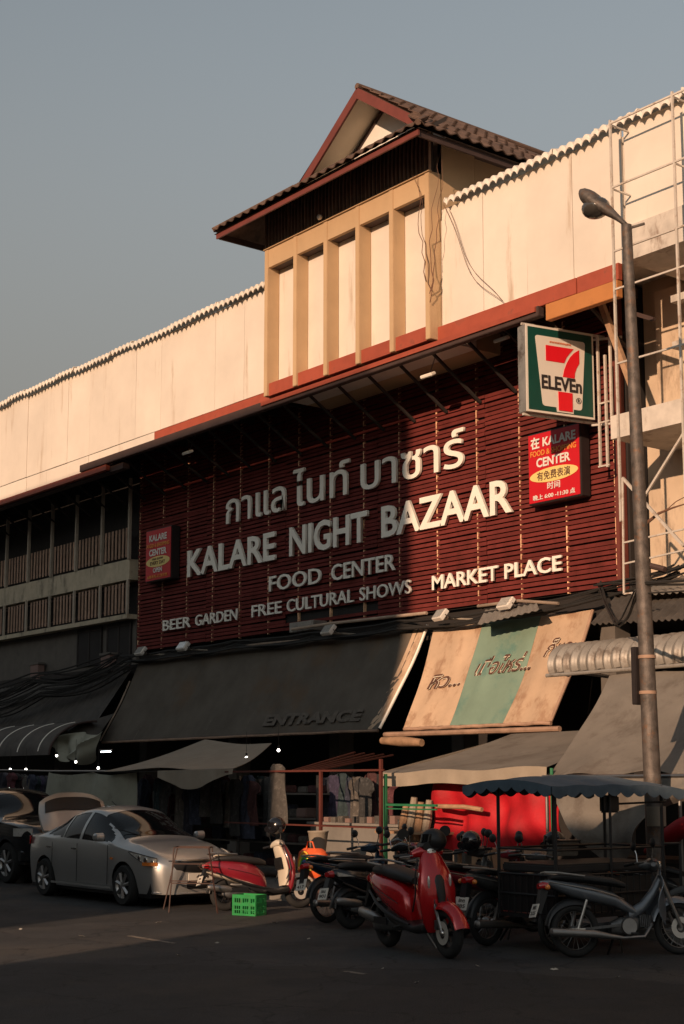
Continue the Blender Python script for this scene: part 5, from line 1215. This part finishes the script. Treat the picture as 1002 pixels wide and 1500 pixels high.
def underbone(t, paint, seatc='seat', r=.285, shield=None, exh='steel'):
    wb = .61; shield = shield or paint
    wheel(t, -wb, r, .042, 'wire', 'steel'); wheel(t, wb, r, .038, 'wire', 'steel', True)
    MB().loft([(-.98,0,.80,.02,.015),(-.88,0,.79,.07,.04),(-.65,0,.72,.11,.08),(-.4,0,.66,.125,.09),(-.15,0,.60,.11,.08),(.0,0,.52,.07,.06),(.12,0,.45,.05,.05)], 'yz', 18, 2.4).build('side_cover', M[paint], t)
    MB().loft([(-.86,0,.845,.06,.015),(-.75,0,.85,.105,.035),(-.45,0,.83,.12,.045),(-.15,0,.79,.11,.045),(.0,0,.75,.06,.03)], 'yz', 16, 2.6).build('seat', M['seat'], t)
    # main tube / leg shield
    MB().loft([(.02,0,.42,.05,.07),(.18,0,.50,.055,.07),(.32,0,.64,.06,.075),(.42,0,.80,.055,.07),(.44,0,.9,.04,.04)], 'yz', 14).build('frame_tube', M[shield], t)
    for s in (1, -1):
        def fn(u, v, s=s): 
            z = .34+.52*u; xf = .44-.05*u+.04*math.sin(3*u); return (xf-.14*v*math.sin(math.pi*min(1,u+.15)), s*(.06+.13*v*(1-.35*u)), z-.02*v)
        MB().grid(fn, 12, 5, .008).build('leg_shield', M[shield], t)
        MB().bar((.42, s*.085, .80), (wb, s*.085, r), .021).build('fork', M['steel'], t)
        MB().bar((-.50, s*.135, .60), (-wb, s*.11, .30), .017).build('shock', M['steel'], t)
        MB().bar((-.08, s*.08, .33), (-wb, s*.09, r), .02, square=True).build('swing_arm', M['engine'], t)
        MB().bar((.25,s*.20,1.0), (.19, s*.35,.985), .018).build('grip', M['black'], t)
        mirror(t, .27, s*.18, 1.0, s)
        MB().bar((.0, s*.1, .24), (.0, s*.26, .23), .013).build('foot_peg', M['black'], t)
    MB().tube([(.19,-.34,.985),(.26,-.18,1.0),(.30,0,1.0),(.26,.18,1.0),(.19,.34,.985)], .012, 8).build('handlebar', M['steel'], t)
    MB().loft([(-.16,.30,.97,.03,.03),(0,.36,.97,.08,.075),(.16,.30,.97,.03,.03)], 'xz', 14).build('handlebar_cover', M[shield], t)
    MB().loft([(.42,0,.97,.06,.045),(.45,0,.97,.05,.035)], 'yz', 14).build('headlight', M['lens'], t)
    fender(t, wb, r, 20, 165, .06, shield); fender(t, -wb, r, 55, 170, .055, 'black', 'rear_fender')
    MB().loft([(-.2,0,.30,.05,.06),(-.1,0,.31,.09,.10),(.05,0,.32,.10,.10),(.12,0,.34,.06,.07),(.28,0,.37,.055,.055),(.32,0,.37,.04,.04)], 'yz', 14, 2.8).build('engine', M['engine'], t)
    MB().lathe([(.085,-.13),(.09,-.12),(.09,-.09)], (-.02,0,.31), 'y', 18).build('engine_cover', M['steel'], t)
    MB().tube([(.28,-.05,.33),(.15,-.11,.20),(-.1,-.13,.19)], .018, 8).build('exhaust_pipe', M[exh], t)
    MB().loft([(-.95,-.14,.27,.02,.02),(-.93,-.14,.27,.045,.045),(-.45,-.14,.24,.045,.045),(-.25,-.13,.21,.03,.03),(-.1,-.13,.19,.018,.018)], 'yz', 14).build('exhaust', M[exh], t)
    MB().loft([(-1.0,0,.755,.04,.03),(-.96,0,.76,.06,.045),(-.9,0,.76,.07,.05)], 'yz', 12).build('tail_light', M['redlens'], t)
    for s in (1,-1): MB().ball((-.93, s*.11, .74), .03).build('indicator', M['amber'], t)
    MB().tube([(-.5,.12,.85),(-.8,.12,.89),(-.93,.06,.90),(-.93,-.06,.90),(-.8,-.12,.89),(-.5,-.12,.85)], .012, 8).build('grab_rail', M['alu'], t)
    MB().prism([(-.98,.74),(-.90,.70),(-1.0,.46),(-1.04,.48)], -.045, .045).build('plate_holder', M['black'], t)
    MB().bar((-.05,.1,.25), (.05,.26,.01), .011).build('side_stand', M['steel'], t)
    for k in range(6): MB().box(.13+.022*k, .14+.022*k, -.075, .075, .30, .43).build('cooling_fin', M['engine'], t)
    for s in (1, -1):
        MB().tube([(.26, s*.2, 1.0), (.40, s*.14, .98), (.47, s*.09, .82), (.52, s*.09, .55), (.60, s*.07, .32)], .005, 5).build('brake_cable', M['black'], t)
        MB().lathe([(.03,-.02),(.03,.02)], (-wb, s*.10, r), 'y', 12).build('axle_nut', M['steel'], t)
        MB().tube([(-.9, s*.075, .80), (-.6, s*.122, .74), (-.3, s*.132, .68), (-.05, s*.10, .60)], .006, 5).build('side_stripe', M['alu'], t)
    MB().prism([(-.62,.21),(-.05,.24),(-.05,.38),(-.62,.33)], .085, .12).build('chain_guard', M['black'], t, bevel=.008)
    MB().bar((-.12,.02,.28), (-.16,.2,.02), .014).build('centre_stand', M['black'], t)
    MB().box(-.90, -.55, -.16, -.145, .26, .30).build('heat_shield', M['chrome'], t)
def bike(name, label, rear, front, build, tilt=R(7), cat='motorbike', **k):
    r_ = Vector((rear[0], rear[1])); f_ = Vector((front[0], front[1])); m_ = (r_+f_)/2; dr = (f_-r_)
    t = thing(name, label, cat, (m_.x, m_.y, 0), math.atan2(dr.y, dr.x)); t.rotation_euler = (-tilt, 0, math.atan2(dr.y, dr.x))
    build(t, **k); return t
# red scooter in front
t = bike('red_scooter', 'glossy red scooter in the front row, facing right', (-13.44,11.19), (-12.18,10.97), scooter, tilt=R(-3), cat='scooter', body='redpaint', panel='black'); t.scale = (1.04, 1.04, 1.09)
MB().ball((.64,-.075,.25), .03).build('wheel_nut', M['chrome'], t)
MB().prism([(.40,.83),(.415,.83),(.43,.70),(.42,.68)], -.198, -.165).build('shield_badge', M['chrome'], t)
def helmet(p, m, label, rz=0, parent=None, visor=True, s=1.):
    t = thing('helmet', label, 'helmet', p, rz, 'motorbike helmets')
    MB().ball((0,0,.115*s), .135*s, 18, 12, 1.1, .95, 1).build('shell', M[m], t)
    MB().loft([(-.10*s,.06,.06,.10,.05),(0,.07,.05,.115,.06),(.10*s,.06,.06,.10,.05)], 'xz', 12).build('chin_guard', M[m], t)
    MB().grid(lambda u_, v_: (.152*s*math.cos(R(-60+120*u_))*(1-.12*v_), .135*s*math.sin(R(-60+120*u_)), (.10+.09*v_)*s), 12, 4, .004).build('visor', M['glass'], t)
    MB().tube([(.05,-.12,.02),(.04,0,-.05),(.05,.12,.02)], .006, 5).build('chin_strap', M['black'], t)
    return t
def on_bike(t, v): return tuple(Matrix.LocRotScale(t.location, t.rotation_euler, None) @ Vector(v))
helmet(tuple(at(635,1247,Y=11.04)), 'black', 'black helmet hung on the handlebar of the red scooter', R(250))
solo('carrier_box', MB().box(.0,.001,.0,.001,0,.001), M['black'], 'x', 'x') if False else None
q = Vector((-12.95,13.55,.98)); bk = thing('front_basket', 'grey basket box on a motorbike behind the red scooter', 'basket', q, R(-10))
MB().prism([(-.14,0),(.14,0),(.17,.17),(-.17,.17)], -.13, .13).build('basket_body', M['tarp'], bk, bevel=.01); MB().box(-.18,.18,-.145,.145,.172,.19).build('basket_rim', M['black'], bk)
# cream / maroon scooter
t = bike('cream_scooter', 'small maroon and cream scooter behind the green crate', (-18.68,12.42), (-18.42,13.60), scooter, tilt=R(8), cat='scooter', body='maroon', panel='cream', trim='black'); t.scale = (.96, .92, .94)
for ch in t.children:
    if ch.name.startswith(('handlebar_cover','front_fender')) : ch.data.materials[0] = M['cream']
MB().loft([(-.78,0,.86,.05,.02),(-.72,0,.865,.11,.03),(-.55,0,.865,.12,.03),(-.48,0,.86,.08,.02)], 'yz', 14).build('rear_cushion', M['cream'], t)
MB().loft([(-.93,0,.60,.08,.012),(-.6,0,.49,.172,.03),(-.3,0,.41,.18,.03),(-.05,0,.33,.14,.025)], 'yz', 14).build('lower_trim', M['cream'], t)
plate(t, -1.03, .47, R(20), ('1กก', '583'))
helmet(on_bike(t, (.28,.02,1.12)), 'blackgloss', 'black helmet with cream side on the cream scooter handlebar', R(200))
MB().loft([(.36,.345,0,.03,.12),(.45,.36,0,.03,.19),(.62,.365,0,.035,.205),(.80,.335,0,.04,.19),(.95,.29,0,.04,.15),(1.0,.275,0,.02,.10)], 'xy', 20, 2.6).build('inner_panel', M['cream'], t)
MB().prism([(.29,.62),(.31,.62),(.285,.80),(.265,.80)], -.13, .13).build('glove_recess', M['black'], t)
MB().loft([(.27,.56,0,.05,.10),(.42,.56,0,.04,.12)], 'xy', 12).build('lower_panel', M['cream'], t)
# dark blue underbone and black scooter
t = bike('blue_motorbike', 'dark blue step-through motorbike with spoked wheel, second row centre', (-16.24,12.44), (-16.35,13.66), underbone, paint='bluedk')
plate(t, -1.03, .52, R(20), ('2งจ', '417'))
t = bike('black_scooter', 'black scooter with clear tail lens, left of the red scooter', (-15.35,12.15), (-15.30,13.40), scooter, tilt=R(6), cat='scooter', body='blackgloss', panel='black')
plate(t, -1.04, .46, R(20), ('5กม', '901'))
for s in (1,-1): MB().prism([(-.9,.72),(-.62,.66),(-.88,.665)], s*.125, s*.15).build('clear_lens', M['lens'], t)
flat_text(t, 'click', (-.42,-.172,.70), (1,0,0), (0,0,1), .20, .035, M['chrome'], .01, .012, world=False)
# bikes behind
t = bike('grey_motorbike', 'dark motorbike parked behind the red scooter, half hidden', (-14.35,12.7), (-14.45,13.95), underbone, paint='engine')
helmet(on_bike(t, (.18,.0,1.0)), 'blackgloss', 'glossy black helmet on the motorbike behind the red scooter', R(180))
solo('handlebar_bag', MB().loft([(-.15,0,0,.05,.05),(-.1,0,0,.10,.09),(.1,0,0,.10,.09),(.15,0,0,.05,.05)], 'xz', 14), M['maroon'], 'x', 'bag').location if False else None
p = at(612,1245,Y=13.2)
bg_ = MB().loft([(-.13,0,0,.05,.06),(-.09,0,0,.09,.10),(.09,0,0,.09,.10),(.13,0,0,.05,.06)], 'xz', 14); bg_.v = [(v[0]+p.x, v[1]+p.y, v[2]+p.z) for v in bg_.v]
solo('red_bag', bg_, M['maroon'], 'dark red bag hanging on the handlebars behind the red scooter', 'bag')
t = bike('motorbike', 'black step-through motorbike in the back row, between the black scooter and the grey motorbike', (-15.0,13.1), (-14.85,14.3), underbone, paint='blackgloss', tilt=R(6)); t['label'] = 'black back row motorbike between the black scooter and the red bag'
t = bike('motorbike', 'x', (-13.75,12.55), (-13.7,13.8), underbone, paint='maroon', tilt=R(6)); t['label'] = 'maroon motorbike in the back row directly behind the red scooter front'
plate(t, -1.04, .50, R(20), ('6กร', '774'))
t = bike('motorbike', 'x', (-16.9,13.3), (-16.7,14.5), scooter, body='blackgloss', panel='black', tilt=R(5)); t['label'] = 'black scooter in the back row beside the orange rainbow bag'
# silver-blue underbone at right
t = bike('silver_motorbike', 'blue grey step-through motorbike in front at the right', (-11.40,12.10), (-10.90,13.22), underbone, tilt=R(7), paint='bluegrey')
plate(t, -1.06, .50, R(22), ('กษท', '235'))
# orange bag with rainbow on the blue bike's rear rack / pavement
p = at(455,1262,Y=14.0)
ob = thing('rainbow_bag', 'orange bag with rainbow stripes behind the dark blue motorbike', 'bag', (p.x, 14.05, p.z-.22))
M['orangebag'] = mat('orange bag cloth', (.75,.12,.03), .7, var=.2, scale=6, bump=.3, bscale=15)
MB().loft([(-.02,0,0,.22,.08),(.06,0,0,.30,.14),(.22,0,0,.31,.15),(.36,0,0,.28,.13),(.42,0,0,.20,.06)], 'xy', 20, 3).build('bag_body', M['orangebag'], ob)
for k, c_ in enumerate(((.75,.45,.05),(.85,.75,.08),(.10,.5,.12),(.05,.15,.5),(.25,.05,.3))):
    pts = [(.16-.17+(.17-.028*k)*math.cos(a), -.158-.002*k, .05+(.32-.045*k)*math.sin(a)) for a in [R(8+i*16.4) for i in range(11)]]
    MB().tube(pts, .014, 6).build('rainbow_stripe', mat('rainbow stripe %s' % ('orange','yellow','green','blue','violet')[k], c_, .7, var=.05), ob)
MB().tube([(-.12,-.05,.38),(-.06,-.06,.52),(.06,-.06,.52),(.12,-.05,.38)], .012, 6).build('handle', M['orangebag'], ob)
solo('delivery_stand', MB().box(p.x-.28,p.x+.28,13.9,14.2,.0,p.z-.24), M['terra'], 'reddish box carrying the orange rainbow bag', 'box', bevel=.01)

# sidecar motorbike
M['rustdark2'] = mat('dark sidecar board', (.03,.024,.02), .7, var=.4, scale=8)
sb = bike('sidecar_motorbike', 'black motorbike with plate, towing side of the canopied sidecar', (-12.85,12.15), (-12.95,13.40), underbone, tilt=0, paint='engine')
plate(sb, -1.04, .50, R(20), ('8กต', '885'))
sk = thing('canopied_sidecar', 'black steel sidecar with a navy scalloped canopy beside the motorbike', 'sidecar', (-12.3, 13.0, 0))
for yy in (12.28,): pass
X0, X1, Y0, Y1 = -12.62, -11.72, 12.15, 13.95
def sbar(a, b, r=.018, nm='frame_bar', sq=False): return MB().bar(a, b, r, 8, square=sq).build(nm, M['black'], sk, True)
wh = thing  # noqa
w_ = MB().tube([(-11.98, 12.42+.26*math.cos(2*math.pi*i/28), .29+.26*math.sin(2*math.pi*i/28)) for i in range(28)], .035, 8, True).build('wheel', M['rubber'], sk, True)
rm = MB().tube([(-11.98, 12.42+.21*math.cos(2*math.pi*i/28), .29+.21*math.sin(2*math.pi*i/28)) for i in range(28)], .013, 6, True)
for k in range(10): a = 2*math.pi*k/10; rm.bar((-11.98,12.42,.29), (-11.98,12.42+.2*math.cos(a),.29+.2*math.sin(a)), .008, 5)
me = rm.mesh('rim', M['steel'], tuple(sk.location)); o = bpy.data.objects.new('rim', me); C.objects.link(o); o.parent = w_
MB().box(X0, X1, Y0, Y1, .36, .41).build('floor_plate', M['black'], sk, True, False)
MB().box(X0+.02, X1-.02, Y0+.02, Y1-.05, .86, .96).build('seat', M['seat'], sk, True, bevel=.02)
for x in (X0, X1):
    for y in (Y0, Y1): sbar((x, y, .38), (x, y, 1.83), .02, 'post')
    sbar((x, (Y0+Y1)/2, .38), (x, (Y0+Y1)/2, 1.84), .016, 'post')
    for z in (.62, .84, 1.12): sbar((x, Y0, z), (x, Y1, z), .014)
for y in (Y0, Y1):
    for z in (.62, .84, 1.12): sbar((X0, y, z), (X1, y, z), .014)
MB().box(X0+.02, X1-.02, Y0+.012, Y0+.03, .42, .83).build('tail_board', M['black'], sk, True, False)
MB().box(X1-.05, X1-.03, Y0+.05, Y1-.05, .42, .80).build('side_board', M['rustdark2'], sk, True, False)
for k in range(9): sbar((X0+.1*k+.05, Y0, .41), (X0+.1*k+.05, Y0, .84), .007, 'side_bar')
for k in range(16): sbar((X1, Y0+.11*k+.06, .41), (X1, Y0+.11*k+.06, .84), .007, 'side_bar')
sbar((X1-.02, Y1, 1.15), (X1+.05, Y1+.25, 1.15), .016); sbar((X1+.05, Y1+.25, 1.15), (X1+.05, Y1+.25, .45), .016)
CX0, CX1, CYa, CYb = -13.05, -11.62, 12.0, 14.25
def canf(u, v): 
    x = CX0+(CX1-CX0)*u; y = CYa+(CYb-CYa)*v
    return (x, y, 1.80+.15*math.sin(math.pi*(.08+.84*u))*(.65+.35*math.sin(math.pi*v))-.05*v**6-.008*math.sin(v*25))
cn = MB().grid(canf, 16, 24, .008).build('canopy', M['navy'], sk, True)
def val(path, n, nm):
    L = []
    for i in range(n+1): L.append(path(i/n))
    mb = MB()
    def fn(u, v):
        p = Vector(path(u)); return p+Vector((0,0,-(.085+.05*abs(math.sin(u*math.pi*n/4)))*v))
    mb.grid(fn, n*2, 2, .004)
    me = mb.mesh('scalloped_edge', M['navy'], tuple(sk.location)); o = bpy.data.objects.new('scalloped_edge', me); C.objects.link(o); o.parent = cn
val(lambda u_: (canf(u_,0)[0], CYa-.005, canf(u_,0)[2]), 28, 'a'); val(lambda u_: (CX1+.005, CYa+(CYb-CYa)*u_, canf(1,u_)[2]), 40, 'b'); val(lambda u_: (CX0-.005, CYa+(CYb-CYa)*u_, canf(0,u_)[2]), 40, 'c')
MB().box(-11.80, -11.74, 12.95, 13.25, 1.52, 1.72).build('side_mirror', M['black'], sk, True, bevel=.02)
sbar((-11.76, 13.25, 1.62), (-11.70, 14.0, 1.64), .012); sbar((-11.70, 14.0, 1.64), (-11.70, 14.0, 1.80), .012)
t = bike('dark_motorbike', 'dark motorbike standing behind the canopied sidecar', (-12.6,14.6), (-11.6,14.9), underbone, paint='black', tilt=R(5))
helmet(tuple(at(812,1245,Y=14.3)), 'blackgloss', 'black and white helmet resting behind the sidecar seat', R(200))
# bicycle at the right edge
bc = thing('bicycle', 'dark bicycle with mudguards at the right edge of the view', 'bicycle', (-10.75, 14.0, 0), R(50))
for x in (-.52, .52):
    w_ = MB().tube([(x+.32*math.cos(2*math.pi*i/30), 0, .34+.32*math.sin(2*math.pi*i/30)) for i in range(30)], .018, 8, True).build('wheel', M['rubber'], bc)
    rm = MB().tube([(x+.30*math.cos(2*math.pi*i/30), 0, .34+.30*math.sin(2*math.pi*i/30)) for i in range(30)], .009, 6, True)
    for k in range(16): a = 2*math.pi*k/16; rm.bar((x,0,.34), (x+.3*math.cos(a),0,.34+.3*math.sin(a)), .0025, 4)
    me = rm.mesh('rim', M['steel']); o = bpy.data.objects.new('rim', me); C.objects.link(o); o.parent = w_
    fender(bc, x, .34, 20, 170, .025, 'black', 'mudguard', .015)
for a, b in (((-.52,0,.34),(-.08,0,.30)), ((-.52,0,.34),(-.18,0,.78)), ((-.08,0,.30),(-.18,0,.85)), ((-.08,0,.30),(.36,0,.80)), ((-.18,0,.76),(.35,0,.86)), ((.34,0,.95),(.52,0,.34))): MB().bar(a, b, .016).build('frame_tube', M['bluedk'], bc)
MB().tube([(.18,-.28,1.0),(.32,-.2,1.03),(.33,0,1.0),(.32,.2,1.03),(.18,.28,1.0)], .012).build('handlebar', M['steel'], bc)
MB().loft([(-.32,0,.90,.09,.02),(-.2,0,.91,.07,.025),(-.05,0,.90,.025,.018)], 'yz', 12).build('saddle', M['seat'], bc)
MB().prism([(.40,.75),(.68,.75),(.74,1.0),(.38,1.0)], -.17, .17).build('basket', M['tarpgrn'], bc)
p = at(985,1225,Y=15.0)
solo('red_bundle', MB().loft([(-.4,0,0,.05,.04),(-.2,0,.05,.14,.10),(.1,.02,.15,.16,.12),(.4,.05,.28,.12,.08),(.5,.05,.30,.04,.03)], 'xz', 14), M['redcloth'], 'x', 'x').location if False else None
rbn = MB().loft([(p.x-.45,p.y,p.z-.20,.03,.03),(p.x-.2,p.y,p.z-.05,.10,.09),(p.x+.1,p.y,p.z+.08,.14,.13),(p.x+.45,p.y,p.z+.22,.13,.12),(p.x+.7,p.y,p.z+.25,.05,.05)], 'yz', 14)
solo('red_bundle', rbn, M['redcloth'], 'red cloth bundle hanging under the grey tarpaulin at the right edge', 'bundle')
tb = thing('back_table', 'low dark table carrying goods under the grey tarpaulin', 'table', (-12.3, 16.2, .11))
MB().box(-14.2, -10.3, 15.9, 16.7, .80, .85).build('table_top', M['gutter'], tb, True, False)
for x in (-14.1, -10.4):
    for y in (15.95, 16.6): MB().box(x, x+.05, y, y+.05, .11, .798).build('leg', M['gutter'], tb, True, False)

# ------------------------------------------------------------ green crate
cp = at(355,1341,Z=0); ck = thing('green_crate', 'bright green plastic crate on the road before the cream scooter', 'crate', (cp.x, cp.y+.12, 0), R(20))
cw, cd_, chh = .40, .27, .29
for s, (ax0, ln) in (((0,-1), (0, cw)), ((0,1), (0, cw)), ((-1,0), (1, cd_)), ((1,0), (1, cd_))):
    mb = MB(); nb = int(ln/.035); 
    def pb_(a0, a1, z0, z1):
        if s[0] == 0: mb.box(-cw/2+a0, -cw/2+a1, s[1]*cd_/2-.006, s[1]*cd_/2+.006, z0, z1)
        else: mb.box(s[0]*cw/2-.0055, s[0]*cw/2+.0055, -cd_/2+.007+a0*(cd_-.014)/ln, -cd_/2+.007+a1*(cd_-.014)/ln, z0, z1)
    for z0, z1 in ((0,.03), (.075,.09), (.135,.18), (.24,.29)): pb_(0, ln, z0, z1)
    for k in range(nb+1):
        a0 = k*(ln-.014)/nb; wdt = .011 if k % 4 else .03; a1 = min(ln, a0+wdt)
        for z0, z1 in ((.03,.075), (.09,.135), (.18,.24)): pb_(a0, a1, z0, z1)
    mb.build('crate_side', M['grncrate'], ck, smooth=False)
MB().box(-cw/2+.008, cw/2-.008, -cd_/2+.008, cd_/2-.008, .008, .016).build('crate_floor', M['grncrate'], ck, smooth=False)
# steel trestle in front of the sedan
a0 = at(240,1330,Z=0); a1 = at(300,1330,Z=0)
ts = thing('steel_trestle', 'thin rusty steel trestle frame in front of the sedan bumper', 'trestle', tuple(a0))
zt = .92
M['rustdark'] = mat('dark rusty steel', (.05,.022,.016), .7, var=.3, scale=12)
def tl(a, b, r=.011): MB().bar(a, b, r, square=True).build('frame_bar', M['rustdark'], ts, True, False)
b0 = Vector((-19.35, 12.0, zt)); b1 = Vector((-18.95, 12.35, zt)); a0 = Vector((-19.50, 11.86, 0)); a1 = Vector((-18.88, 12.4, 0)); c0 = Vector((-18.95, 11.62, 0)); c1 = Vector((-18.4, 12.1, 0)); d0 = Vector((-19.05, 11.75, zt)); d1 = Vector((-18.65, 12.1, zt))
for p_, q_ in ((a0,b0),(a1,b1),(c0,d0),(c1,d1),(b0,b1),(d0,d1),(b0,d0),(b1,d1),(a0.lerp(b0,.45),a1.lerp(b1,.45)),(c0.lerp(d0,.45),c1.lerp(d1,.45)),(a0.lerp(b0,.45),c0.lerp(d0,.45)),(c0.lerp(d0,.75),c1.lerp(d1,.75))): tl(p_, q_)

# ------------------------------------------------------------ buildings across the street (behind the camera; they shade the lower street)
def far_block(x0, x1, z, label, m):
    t = thing('opposite_building', label, 'building', ((x0+x1)/2, -10, 0), group='buildings across the street')
    k = 12.5*math.tan(R(SUN_AZ))+.3 if x0 > -40 else 0
    MB().prism([(x0, -9.5), (x1, -9.5), (x1, -22), (x0+k, -22)], 0, z, 'z').build('wall', M[m], t, True, False)
    MB().prism([(x0, -9.5), (x1, -9.5), (x1, -22), (x0+k, -22)], z+.001, z+.25, 'z').build('parapet', M['slab'], t, True, False)
    nx = int((x1-x0)/3.2)
    for i in range(nx):
        for zz in range(int((z-1)/3.3)):
            xa_ = x0+.8+i*3.2; MB().box(xa_, xa_+1.7, -9.48, -9.44, 1.1+zz*3.3, 2.7+zz*3.3).build('window', M['glass'], t, True, False)
YO = -9.4
def edge_x(X, Y): return X+(Y-YO)*math.tan(R(SUN_AZ))
hA = 10.06+(18.3-YO)/math.cos(R(SUN_AZ))*math.tan(R(SUN_EL))-.25
xA = edge_x(-23.06, 20); xB = edge_x(-20.35, 20)
far_block(-85, xA-.1, hA, 'tall grey building across the street behind the viewpoint', 'wallgrey')
hB = 1.40+(15-YO)/math.cos(R(SUN_AZ))*math.tan(R(SUN_EL))-.25
far_block(xB+.1, 60, hB, 'low beige building across the street behind the viewpoint', 'beige')
